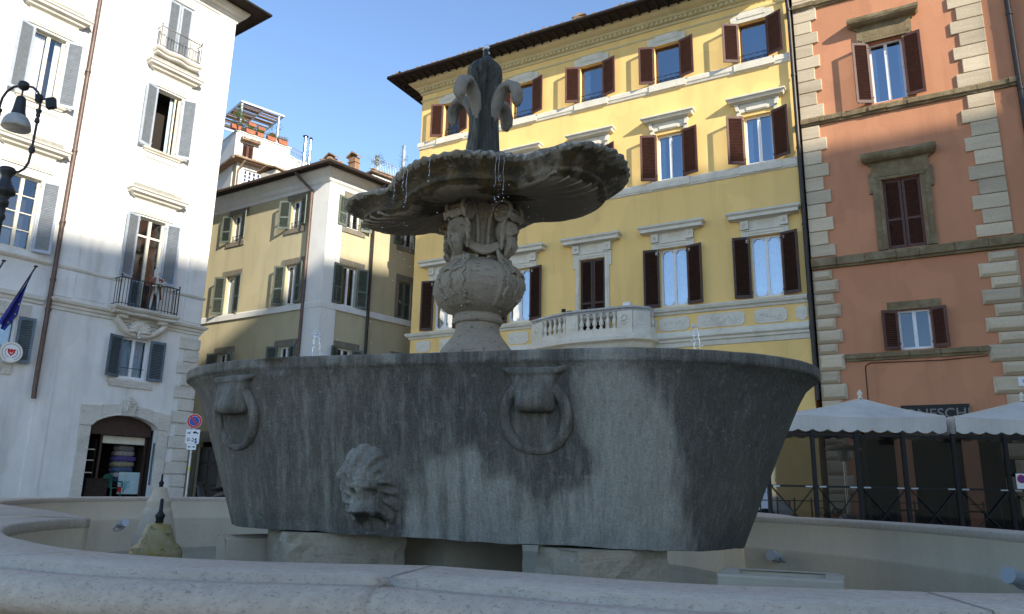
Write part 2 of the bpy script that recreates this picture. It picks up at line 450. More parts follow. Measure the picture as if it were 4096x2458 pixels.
# ------------------------------------------------------------------ YELLOW BUILDING
azY = 119.5
rY = Vector((sin(radians(azY)), cos(radians(azY)), 0)); nY = Vector((rY.y, -rY.x, 0))
oY = -nY * 28.0
def build_yellow():
    root = empty('yellow_palazzo', oY, az_rz(azY))
    tag(root, 'tall yellow palazzo with brown shutters and balustraded balcony, behind the shell bowl', 'building')
    F = Face(root)
    UL, UR = -21.28, -3.72
    cols = [-19.45, -15.5, -12.03, -8.58, -5.05]
    holes = []
    for i, c in enumerate(cols):
        w3 = .95 if i == 0 else 1.08
        holes.append((c - w3 / 2, c + w3 / 2, 17.74, 19.48))
        holes.append((c - .53, c + .53, 13.36, 15.38))
        holes.append((c - .55, c + .55, 8.06 if i != 2 else 7.2, 10.43))
    w = MB(); wall(w, UL, UR, 0, 20.5, holes)
    w.box(UL, UL + .02, .0, 13, 0, 20.5); w.box(UL, UR, 12.9, 13, 0, 20.5); w.box(UR - .02, UR, 0.02, 13, 0, 20.5)
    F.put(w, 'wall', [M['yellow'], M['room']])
    # cornice with dentils
    c = MB()
    molding(c, [(0, 20.28), (.06, 20.30), (.06, 20.40), (.14, 20.42), (.14, 20.56), (.20, 20.58), (.24, 20.66), (.40, 20.72), (.52, 20.80), (.56, 20.92), (.56, 20.97), (0, 20.97)], UL, UR, 0, (True, False), 12)
    n = int((UR - UL) / .21)
    for k in range(n):
        u = UL + .1 + (UR - UL - .1) * k / n
        c.box(u, u + .12, -.205, -.13, 20.42, 20.555)
    for k in range(30): c.box(UL - .205, UL - .13, .1 + k * .21, .22 + k * .21, 20.42, 20.555)
    molding(c, [(0, 19.92), (.035, 19.94), (.05, 20.0), (0, 20.03)], UL, UR, 0, (True, False), 2)
    F.put(c, 'cornice', M['cream'])
    # roof
    r = MB(); ov = 1.2; ze = 21.0
    A = [(UL - ov, -ov), (UR + .1, -ov), (UR + .1, 13.2), (UL - ov, 13.2)]
    R0, R1 = (UL + 6.0, 6.0), (UR + .1, 6.0); zr = 23.1
    e = [(x, y, ze + .06) for x, y in A]
    r.face([e[0], e[1], (*R1, zr), (*R0, zr)], 0); r.face([e[3], e[0], (*R0, zr)], 0); r.face([e[2], e[3], (*R0, zr), (*R1, zr)], 0)
    tile_row(r, e[0], e[1], 62, .11, .5, 0, .28, .02, 3)
    tile_row(r, e[3], e[0], 50, .11, .5, 0, .28, .02, 4)
    ro = F.put(r, 'roof', M['tile'])
    s = MB(); s.face([(x, y, ze - .10) for x, y in A], 0)
    for k in range(44):
        u = UL - ov + .15 + k * .425
        if u < UR: s.box(u, u + .09, -ov + .04, -.02, ze - .165, ze - .095)
    for k in range(30):
        y = -.6 + k * .425; s.box(UL - ov + .04, UL - .02, y, y + .09, ze - .165, ze - .095)
    s.box(UL - ov, UR + .1, -ov, -ov + .05, ze - .12, ze + .05); s.box(UL - ov, UL - ov + .05, -ov + .05, 13, ze - .12, ze + .05)
    F.put(s, 'eave', M['wood'])
    g = MB(); g.tube([(UL - ov - .06, -ov - .07, ze - .02), (UR + .1, -ov - .07, ze - .02)], .085, 10)
    g.tube([(UL - ov - .06, -ov - .07, ze - .02), (UL - ov - .06, 12, ze - .02)], .085, 10)
    F.put(g, 'gutter', M['wood'])
    # bands
    def course(prof, pads=None):
        b = MB(); molding(b, prof, UL, UR, 0, (True, False), 2)
        if pads:
            for cc in cols: b.box(cc - .78, cc + .78, *pads)
        F.put(b, 'string_course', M['ytrim'])
    course([(0, 17.30), (.05, 17.32), (.07, 17.40), (.10, 17.44), (.10, 17.60), (.07, 17.66), (0, 17.67)], (-.135, -.06, 17.36, 17.655))
    course([(0, 12.92), (.05, 12.94), (.07, 13.0), (.09, 13.02), (.09, 13.26), (.06, 13.31), (0, 13.32)], (-.125, -.06, 12.98, 13.305))
    course([(0, 7.70), (.05, 7.72), (.08, 7.80), (.16, 7.84), (.20, 7.94), (.20, 7.98), (0, 7.99)])
    course([(0, 6.40), (.04, 6.42), (.06, 6.58), (.12, 6.62), (.12, 6.70), (.20, 6.76), (.20, 6.82), (.08, 6.86), (.06, 7.02), (0, 7.04)])
    # relief panels under the first floor ledge
    pan = [(-9.20, -8.02), (-7.72, -5.95), (-5.60, -4.45), (-4.15, -3.75), (-20.9, -20.1), (-19.6, -18.0), (-17.5, -16.4), (-16.0, -15.0), (-14.75, -14.2), (-9.9, -9.3)]
    rn = random.Random(5)
    for a, q in pan:
        p = MB(); z0, z1, k = 7.09, 7.62, .09
        poly = [(a + k, z0), (q - k, z0), (q - k, z0 + k * .6), (q, z0 + k), (q, z1 - k), (q - k, z1 - k * .6), (q - k, z1), (a + k, z1), (a + k, z1 - k * .6), (a, z1 - k), (a, z0 + k), (a + k, z0 + k * .6)]
        p.prism(poly, 'y', -.035, 0)
        p.box(a + .14, q - .14, -.05, -.034, z0 + .10, z1 - .10)
        x = a + .22
        while x < q - .2:
            zc = rn.uniform(z0 + .19, z1 - .19); t0 = rn.uniform(0, 6)
            p.tube([(x + .05 * cos(t0 + t) * (1 - t / 7), -.055, zc + .07 * sin(t0 + t) * (1 - t / 7)) for t in [j * .6 for j in range(9)]], .016, 5)
            x += .12
        F.put(p, 'relief_panel', M['ytrim'])
    # windows
    for i, cc in enumerate(cols):
        w3 = .95 if i == 0 else 1.08
        # third floor
        o = window(F, cc, 17.74, w3, 1.74, 'frame_brown', 'glass_sky' if i else 'glass', 'shut_brown', .66 if i else .62, (24, 20), 0, rail=True, mid=False,
                   curtain=[(-.5, -.2, 'curtain_blue')] if i in (2,) else None)
        t = MB(); t.box(-w3 / 2 - .28, w3 / 2 + .28, -.05, 0, 1.75, 1.9); t.prism([(-w3 / 2 - .30, 1.9), (w3 / 2 + .30, 1.9), (w3 / 2 + .30, 2.08), (w3 / 2 + .05, 2.12), (w3 / 2 - .1, 2.2), (-w3 / 2 + .1, 2.2), (-w3 / 2 - .05, 2.12), (-w3 / 2 - .30, 2.08)], 'y', -.055, 0)
        t.box(-w3 / 2, w3 / 2, -.075, -.05, 1.93, 2.06)
        t2 = t.build('surround', M['ytrim'], o)
        # second floor
        o = window(F, cc, 13.36, 1.06, 2.02, 'frame_white', 'glass_sky', 'shut_brown', .68, (26, 20), 1, mid=False,
                   curtain=[(-.5, -.28, 'curtain_blue'), (.36, .5, 'curtain_blue')] if i >= 2 else None)
        h = MB(); z = 2.02
        h.prism([(-.78, z + .05), (-.62, z + .05), (-.62, z + .16), (.62, z + .16), (.62, z + .05), (.78, z + .05), (.78, z + .34), (.86, z + .52), (-.86, z + .52), (-.78, z + .34)], 'y', -.07, 0)
        h.prism([(-.40, z + .2), (.40, z + .2), (.40, z + .34), (.32, z + .34), (.32, z + .42), (-.32, z + .42), (-.32, z + .34), (-.40, z + .34)], 'y', -.10, -.07)
        for sx in (-1, 1):
            h.prism([(sx * .66, z + .22), (sx * .78, z + .22), (sx * .84, z + .5), (sx * .70, z + .5)], 'y', -.16, -.07)
        molding(h, [(.10, z + .50), (.16, z + .53), (.30, z + .56), (.34, z + .64), (.40, z + .68), (.40, z + .74), (0, z + .80)], -.72, .72)
        h.build('hood', M['ytrim'], o)
        # first floor
        if i == 2:
            o = window(F, cc, 7.2, 1.10, 3.23, 'frame_brown', sh='shut_dark', closed=True, label='closed brown louvred balcony door')
            zt = 3.23
        else:
            o = window(F, cc, 8.06, 1.10, 2.37, 'frame_white', 'glass_bright', 'shut_dark', .64, (14, 12), 1, mid=False, curtain=[(-.55, .55, 'curtain_blue')])
            k = MB()
            for sx in (-1, 1):   # bevelled corners inside each leaf
                for e_ in (-1, 1):
                    x = sx * .27 + e_ * .19
                    k.prism([(x, 2.30), (x - e_ * .1, 2.30), (x, 2.18)], 'y', .155, .20); k.prism([(x, .1), (x - e_ * .1, .1), (x, .22)], 'y', .155, .20)
            k.build('leaf_corners', M['frame_white'], o)
            zt = 2.37
        h = MB()
        for sx in (-1, 1):
            a, q = sorted((sx * .57, sx * .76))
            h.box(a, q, -.06, 0, 0 if i == 2 else zt - .25, zt + .02)
            a, q = sorted((sx * .60, sx * .70)); h.box(a, q, -.085, -.058, 0 if i == 2 else zt - .25, zt + .10)
            h.box(*sorted((sx * .76, sx * .86)), -.05, 0, zt - .35, zt + .02)
        h.box(-.86, .86, -.062, 0, zt + .02, zt + .62); h.box(-.70, .70, -.087, -.06, zt + .10, zt + .17)
        h.box(-.78, .78, -.10, -.06, zt + .22, zt + .26)
        for sx in (-1, 1):
            a, q = sorted((sx * .56, sx * .86)); h.box(a, q, -.16, -.06, zt + .28, zt + .62)
            for q_ in range(8):
                an = 2 * pi * q_ / 8; h.sphere((sx * .71 + .055 * cos(an), -.165, zt + .45 + .055 * sin(an)), .03, 6, 4, 0, (1, .5, 1))
            h.sphere((sx * .71, -.17, zt + .45), .028, 6, 4)
        molding(h, [(.06, zt + .62), (.14, zt + .66), (.34, zt + .68), (.34, zt + .80), (.42, zt + .86), (.42, zt + .92)], -.92, .92)
        top = MB(); molding(top, [(.42, zt + .92), (.38, zt + .95), (0, zt + 1.06)], -.92, .92)
        hd = h.build('hood', M['ytrim'], o); top.build('hood_cover', M['ytrimtop'], o)
    # balcony
    plan = [(-14.75, .14), (-14.05, .52), (-12.75, .98), (-12.22, 1.04), (-10.55, 1.04), (-9.95, .98), (-9.42, .50), (-9.38, .0)]
    s = MB()
    def ring(d, z): return [(-14.95 - d, 0, z)] + [(u + (d if u > -11 else -d) * .5, -o - d, z) for u, o in plan[:-1]] + [(-9.38 + d, 0, z)]
    rows = [ring(-.05, 6.40), ring(.02, 6.55), ring(.06, 6.60), ring(.20, 6.68), ring(.20, 6.80), ring(.10, 6.86), ring(.10, 6.95)]
    s.grid(rows, 0, False); s.face(rows[-1], 0); s.face(rows[0], 0)
    bal = F.put(s, 'balcony', M['ytrim'])
    def seg(mb, p, q, o0, o1, z0, z1):
        p = Vector((p[0], -p[1], 0)); q = Vector((q[0], -q[1], 0)); d = (q - p).normalized(); nn = Vector((d.y, -d.x, 0))
        a, b_, c_, d_ = p + nn * o0, q + nn * o0, q + nn * o1, p + nn * o1
        mb.prism([(v.x, v.y) for v in (a, b_, c_, d_)], 'z', z0, z1)
    base = MB(); rail_ = MB(); ped = MB()
    rails = []
    for off, z in ((-.10, 7.80), (-.02, 7.82), (.02, 7.90), (.10, 7.93), (.10, 8.00), (-.14, 8.02), (-.20, 7.99), (-.20, 7.84), (-.10, 7.80)):
        row = []
        for k, (u, o) in enumerate(plan):
            row.append((u + (0 if 0 < k < 6 else 0), -o - off if k < 7 else 0, z))
        rails.append(row)
    rail_.grid(rails, 0, False)
    for k in range(7): seg(base, plan[k], plan[k + 1], -.16, .04, 6.95, 7.17)
    base.build('base_course', M['ytrim'], bal); rail_.build('handrail', M['ytrimtop'], bal)
    for (k, kind) in ((0, 'p'), (2, 'p'), (4, 'p'), (5, 'f')):
        ped = MB(); seg(ped, plan[k], plan[k + 1], -.12, .05, 7.17, 7.81)
        p, q = plan[k], plan[k + 1]; L = sqrt((p[0] - q[0]) ** 2 + (p[1] - q[1]) ** 2)
        def lp(t): return (p[0] + (q[0] - p[0]) * t, p[1] + (q[1] - p[1]) * t)
        seg(ped, lp(.15), lp(.85), .045, .065, 7.26, 7.72)
        if k in (0, 4):
            c_ = lp(.5)
            for j in range(9):
                an = 2 * pi * j / 9; t_ = .13 * cos(an) / L
                cc = lp(.5 + t_); ped.sphere((cc[0], -cc[1] - .07, 7.49 + .17 * sin(an)), .045, 6, 5)
            ped.sphere((c_[0], -c_[1] - .075, 7.49), .085, 8, 6, 0, (1, .6, 1.3))
        ped.build('pedestal', M['ytrim'], bal)
    bm_ = MB(); bm_.lathe([(.085, 0), (.085, .07), (.05, .09), (.045, .13), (.095, .20), (.10, .25), (.075, .33), (.042, .45), (.040, .50), (.065, .53), (.05, .56), (.085, .585), (.085, .64)], 10)
    bme = bm_.mesh('baluster', M['ytrim'])
    for (k, n) in ((1, 5), (3, 6)):
        p, q = plan[k], plan[k + 1]
        for j in range(n):
            t = (j + .5) / n; inst('baluster', bme, bal, (p[0] + (q[0] - p[0]) * t, -(p[1] + (q[1] - p[1]) * t) + .05, 7.17))
    inst('baluster', bme, bal, (-9.44, -.2, 7.17))
    fl = MB(); fl.obox((-12.9, -.95, 8.10), (.07, .05, .06)); fl.tube([(-12.9, -.95, 8.02), (-12.6, -.95, 8.06), (-12.4, -.9, 8.01)], .015, 6)
    fo = fl.build('floodlight', M['black'], None, tuple(Vector(oY)), az_rz(azY)); tag(fo, 'small black floodlight clamped on the balcony rail of the yellow palazzo', 'floodlight')
    bx = MB(); bx.frustum(-10.35, -10.05, 8.02, 8.17, -.98, -.78, .02)
    bo = bx.build('projector', M['white_paint'], None, tuple(Vector(oY)), az_rz(azY)); tag(bo, 'small white box fitting on the right end of the stone balcony rail', 'box')
    # chimney
    ch = MB(); ch.box(-13.75, -12.75, 1.3, 2.1, 21.0, 22.55)
    chp = F.put(ch, 'chimney', M['brick'])
    cr = MB(); cr.prism([(-14.0, 22.5), (-13.25, 22.92), (-12.5, 22.5), (-12.5, 22.6), (-13.25, 23.02), (-14.0, 22.6)], 'y', 1.1, 2.3)
    cr.box(-13.5, -13.0, 1.4, 2.0, 22.8, 23.15); cr.prism([(-13.62, 23.15), (-13.25, 23.3), (-12.88, 23.15)], 'y', 1.3, 2.1)
    cr.build('chimney_cap', M['tile'], chp)
    # drainpipe at the joint with the red house
    p = MB(); p.tube([(-3.70, -.16, 20.9), (-3.62, -.16, 19), (-3.62, -.16, 4.2)], .075, 8)
    for z in (19.4, 16.6, 13.6, 10.6, 7.9): p.tube([(-3.62, -.16, z - .04), (-3.62, -.16, z + .04)], .095, 8)
    F.put(p, 'drainpipe', M['pipe_dark'])
build_yellow()

# ------------------------------------------------------------------ RED HOUSE
def build_red():
    root = empty('terracotta_house', oY, az_rz(azY))
    tag(root, 'terracotta red house with cream quoins and brown stone window hoods, right of the fountain', 'building')
    F = Face(root)
    UL, UR = -3.50, 3.30
    W = [(-.44, 1.08, 14.82, 2.42), (-.40, 1.16, 9.29, 2.53), (-.44, .96, 5.78, 1.35)]
    holes = [(u - w / 2, u + w / 2, z, z + h) for u, w, z, h in W] + [(-.9, .5, .0, 3.0, 2.2), (.95, 2.3, 0, 3.0, 2.2), (-2.5, -1.4, .0, 3.0, 2.2)]
    w = MB(); wall(w, UL, UR, 0, 24, holes)
    w.box(UL, UR, 11, 11.1, 0, 24); w.box(UL, UL + .02, .02, 11, 0, 24); w.face([(UL, 0, 24), (UR, 0, 24), (UR, 11, 24), (UL, 11, 24)], 0)
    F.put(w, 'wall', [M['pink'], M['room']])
    edges = []
    z = 19.2; long = True
    up = [24.2 - .5 * k for k in range(0, 10)]
    rows = []
    zz = 23.7; k = 0
    while zz > 19.6: rows.append((zz - .49, zz, k % 2 == 0)); zz -= .5; k += 1
    for z1, z0, lg in ((19.22, 18.78, 1), (18.76, 18.28, 0), (18.26, 17.79, 1), (17.77, 17.28, 0), (17.26, 16.78, 1), (16.76, 16.27, 0), (16.25, 15.78, 1), (15.76, 15.25, 0), (15.23, 14.72, 1),
                       (14.38, 13.89, 0), (13.87, 13.39, 1), (13.37, 12.87, 0), (12.85, 12.36, 1), (12.34, 11.83, 0), (11.81, 11.32, 1), (11.30, 10.78, 0), (10.76, 10.27, 1), (10.25, 9.76, 0), (9.74, 9.32, 1)):
        rows.append((z0, z1, lg))
    q = MB(); q2 = MB()
    for k, (z0, z1, lg) in enumerate(rows):
        if k == 9:
            F.put(q, 'quoins', M['quoin'], bevel=.012, weld=True); F.put(q2, 'quoins', M['quoin'], bevel=.012, weld=True); q = MB(); q2 = MB()
        q.frustum(-3.50, -2.66 if lg else -2.87, z0, z1, -.07, 0, .015); q2.frustum(1.62 if lg else 1.85, 2.64, z0, z1, -.07, 0, .015)
    low = [(8.45, 8.79, 0), (7.96, 8.43, 1), (7.57, 7.94, 0), (7.07, 7.55, 1), (6.65, 7.05, 0), (6.16, 6.63, 1), (5.78, 6.14, 0), (5.21, 5.76, 1), (4.76, 5.19, 0), (4.2, 4.74, 1), (3.72, 4.18, 0), (3.2, 3.7, 1), (2.7, 3.18, 0), (2.2, 2.68, 1), (1.7, 2.18, 0), (1.1, 1.68, 1), (.5, 1.08, 0)]
    F.put(q, 'quoins', M['quoin'], bevel=.012, weld=True); F.put(q2, 'quoins', M['quoin'], bevel=.012, weld=True); q = MB(); q2 = MB()
    for z0, z1, lg in low:
        q.frustum(-3.50, -2.66 if lg else -2.85, z0, z1, -.15, 0, .10); q2.frustum(1.55 if lg else 1.85, 2.66, z0, z1, -.15, 0, .10)
    F.put(q, 'quoins', M['quoin'], bevel=.012, weld=True); F.put(q2, 'quoins', M['quoin'], bevel=.012, weld=True)
    # rough string courses
    rn = random.Random(3)
    def course(u0, u1, z0, z1, out):
        s = MB(); u = u0
        while u < u1 - .05:
            v = min(u1, u + rn.uniform(.55, 1.1)); o = out + rn.uniform(-.03, .03)
            n = 5
            prof = [(0, z0), (o * .5, z0 + .01), (o * .62, z0 + .07), (o * .98, z0 + .10), (o, z1 - .05), (o * .85, z1 - .01), (0, z1)]
            rws = []
            for o_, z_ in prof:
                rws.append([(u + .006 + (v - u - .012) * k / n, -o_ * (1 + .18 * fbm((u * 3 + k * 1.7, o_ * 9, z_ * 4))), z_ + .03 * fbm((u + k, z_ * 7, 3)) * (0 if o_ == 0 else 1)) for k in range(n + 1)])
            s.grid(rws, 0, False)
            u = v
        F.put(s, 'string_course', M['peperino'])
    course(-3.50, 3.4, 14.40, 14.70, .17); course(-3.50, 3.4, 8.84, 9.24, .20); course(-3.50, 3.4, 19.26, 19.56, .17); course(-2.64, 1.58, 5.47, 5.74, .12)
    # top window
    o = window(F, -.44, 14.82, 1.08, 2.42, 'frame_white', 'glass_sky', 'shut_brown', .60, (22, 16), 1, mid=False, curtain=[(-.52, -.34, 'curtain_blue'), (.38, .52, 'curtain_blue')])
    def rough_hood(o, hw, z, fr, jamb, full):
        h = MB()
        h.box(-hw + .02, hw - .02, -.09, 0, z + .06, z + .62)
        h.box(-hw + .10, hw - .10, -.12, -.09, z + .12, z + .20); h.box(-hw + .18, hw - .18, -.14, -.11, z + .0, z + .10)
        if full:
            for sx in (-1, 1):
                h.box(*sorted((sx * (fr + .02), sx * (hw - .02))), -.09, 0, 0, z + .06)
                h.box(*sorted((sx * (fr + .02), sx * (fr + .12))), -.12, -.09, 0, z + .12)
                h.box(*sorted((sx * (hw - .02), sx * (hw + .08))), -.07, 0, z - .45, z + .30)
        else:
            for sx in (-1, 1): h.box(*sorted((sx * (fr + .02), sx * (hw - .06))), -.09, 0, z - .12, z + .06)
        rws = []
        for o_, z_ in ((.08, .60), (.12, .66), (.26, .70), (.36, .78), (.40, .86), (.40, .95), (.34, 1.0), (0, 1.06)):
            x0, x1 = -hw + .02 - o_ * .7, hw - .02 + o_ * .7; n = 12
            r = [(x0, 0, z + z_)] + [(x0 + (x1 - x0) * k / n, -o_ * (1 + .12 * fbm((k * .9, z_ * 5, hw * 7))), z + z_ + .03 * fbm((k * .7, z_ * 3, 1))) for k in range(n + 1)] + [(x1, 0, z + z_)]
            rws.append(r)
        h.grid(rws, 0, False)
        return h.build('hood', M['peperino'], o)
    rough_hood(o, .92, 2.42, .54, 0, False)
    o = window(F, -.40, 9.29, 1.16, 2.53, 'frame_brown', sh='shut_brown', closed=True, label='closed brown louvred window in the middle of the red wall')
    rough_hood(o, .92, 2.53, .58, 0, True)
    o = window(F, -.44, 5.78, .96, 1.35, 'frame_white', 'glass', 'shut_brown', .50, (20, 16), 1, mid=False)
    l = MB(); l.box(-.77, .80, -.05, 0, 1.36, 1.64); l.build('lintel', M['peperino'], o)
    # cable on the wall
    c = MB(); c.tube([(1.5, -.02, 5.42), (.2, -.03, 5.36), (-1.9, -.03, 5.40), (-2.05, -.02, 5.3), (-2.06, -.02, 3.6)], .014, 5)
    F.put(c, 'cable', M['wood'])
    # drainpipe on the right
    p = MB(); p.tube([(3.36, -.16, 24), (3.38, -.16, 0)], .08, 8)
    for z_ in (20, 17, 14.2, 11): p.tube([(3.37, -.16, z_ - .04), (3.37, -.16, z_ + .04)], .1, 8)
    F.put(p, 'drainpipe', M['pipe_dark'])
    # restaurant sign board
    so_ = empty('restaurant_sign', Vector(oY) + rY * .05, az_rz(azY))
    b = MB(); b.box(-1.15, .78, -.14, -.02, 3.36, 3.92); b.build('board', M['black'], so_)
    text_mesh('ONESCHI', .44, M['grey_letter'], 'lettering', so_, txt_at(-.12, -.16, 3.62), .02, .004)
    tag(so_, 'black sign board with grey raised letters ONESCHI above the restaurant awning', 'sign')
    pl = empty('street_plaque', Vector(oY), az_rz(azY))
    b = MB(); b.box(2.20, 2.85, -.19, -.155, 4.40, 4.68); b.build('plate', M['white_paint'], pl)
    text_mesh('IS', .17, M['blue_paint'], 'lettering', pl, txt_at(2.36, -.192, 4.54), .004)
    tag(pl, 'small white street name plaque on the right quoins of the red house', 'street sign')
    # neighbour on the right edge
    r2 = empty('rose_house', Vector(oY), az_rz(azY))
    w = MB(); wall(w, 3.44, 12, 0, 24, [(5.4, 6.5, 14.8, 17.2), (5.4, 6.5, 9.3, 11.6)], m=0)
    w.box(3.44, 12, 10.9, 11, 0, 24); w.face([(3.44, 0, 24), (12, 0, 24), (12, 11, 24), (3.44, 11, 24)], 0); w.box(11.98, 12, 0.02, 11, 0, 24)
    w.build('wall', [M['pink'], M['room']], r2)
    F2 = Face(r2)
    for z_, h_ in ((14.8, 2.4), (9.3, 2.3)): window(F2, 5.95, z_, 1.1, h_, 'frame_white', 'glass_sky', 'shut_brown', .6)
    tag(r2, 'rose plastered house at the right edge beyond the dark drainpipe', 'building')
build_red()
# ------------------------------------------------------------------ WHITE BUILDINGS ON THE LEFT
azL = 36.
oL = Vector((-13.63, 30.45, 0)); rL = Vector((sin(radians(azL)), cos(radians(azL)), 0)); nL = Vector((rL.y, -rL.x, 0))
def Lw(u, out, z): return oL + rL * u + nL * out + Vector((0, 0, z))
def pale_hood(o, w, zb, top=True, full=True, mats=('whitetrim', 'hoodtop')):
    """window-local stone hood: frieze panel, corona and coved weathered top; w = window width"""
    h = MB(); a = w / 2 + .30
    h.box(-a, a, -.05, 0, zb + .05, zb + .62); h.box(-a + .12, a - .12, -.075, -.048, zb + .12, zb + .44)
    h.box(-a + .2, a - .2, -.09, -.07, zb + .18, zb + .36)
    molding(h, [(.05, zb + .60), (.09, zb + .66), (.20, zb + .70), (.24, zb + .78), (.36, zb + .82), (.36, zb + .90), (.42, zb + .94), (.42, zb + .98), (0, zb + 1.0)], -a + .05, a - .05)
    h.build('hood', M[mats[0]], o)
    if top:
        t = MB(); rows = []
        for o_, z_ in ((.40, .985), (.30, 1.02), (.22, 1.08), (.18, 1.16), (.16, 1.24), (.0, 1.27)):
            x0 = a - .05 + o_ - (0 if z_ < 1 else 0)
            rows.append([(-x0, 0, zb + z_), (-x0, -o_, zb + z_), (x0, -o_, zb + z_), (x0, 0, zb + z_)])
        t.grid(rows, 0, False); t.build('hood_cover', M[mats[1]], o)
def pale_sill(o, w, z=0., d=.14):
    s = MB(); a = w / 2 + .26
    molding(s, [(0, z - .20), (.06, z - .17), (.08, z - .12), (d, z - .08), (d + .03, z - .02), (0, z)], -a + .1, a - .1)
    s.box(-a + .12, a - .12, -.035, 0, z - .40, z - .20); s.box(-a + .02, a - .02, -.03, 0, z - .30, z - .20)
    return s.build('sill', M['whitetrim'], o)
def iron_balcony(o, x0, x1, out, z0, zr, n, mat='irongrey', slab='whitetrim', wavy=True):
    s = MB(); k = 16; prof = [(-.02, z0 - .30), (.04, z0 - .26), (.02, z0 - .18), (.10, z0 - .15), (.16, z0 - .08), (.16, z0 - .03), (.14, z0)]
    rows = []
    for d, z in prof:
        r = [(x0 - d * .5, 0, z)]
        for q in range(k + 1):
            t = q / k; b = out + d - .16 + (.05 * cos(t * 4 * pi) if wavy else 0)
            r.append((x0 - d * .5 + (x1 - x0 + d) * t, -b, z))
        r.append((x1 + d * .5, 0, z)); rows.append(r)
    s.grid(rows, 0, False); s.face(rows[-1], 0); s.face(rows[0], 0)
    s.build('balcony_slab', M[slab], o)
    g = MB(); P = [(x0 + .04, 0), (x0 + .04, -out + .05), (x1 - .04, -out + .05), (x1 - .04, 0)]
    for z in (z0 + .08, zr): g.tube([(*p, z) for p in P], .022 if z == zr else .014, 6)
    for q in range(n + 1):
        x = x0 + .04 + (x1 - x0 - .08) * q / n; g.tube([(x, -out + .05, z0), (x, -out + .05, zr)], .013, 5)
    for q in (1, 2):
        for x in (x0 + .04, x1 - .04): g.tube([(x, -(out - .05) * q / 3, z0), (x, -(out - .05) * q / 3, zr)], .013, 5)
    for x in (x0 + .04, x1 - .04):
        g.tube([(x, -out + .05, z0), (x, -out + .05, zr + .05)], .022, 6); g.sphere((x, -out + .05, zr + .09), .04, 8, 5)
    g.build('balcony_railing', M[mat], o)

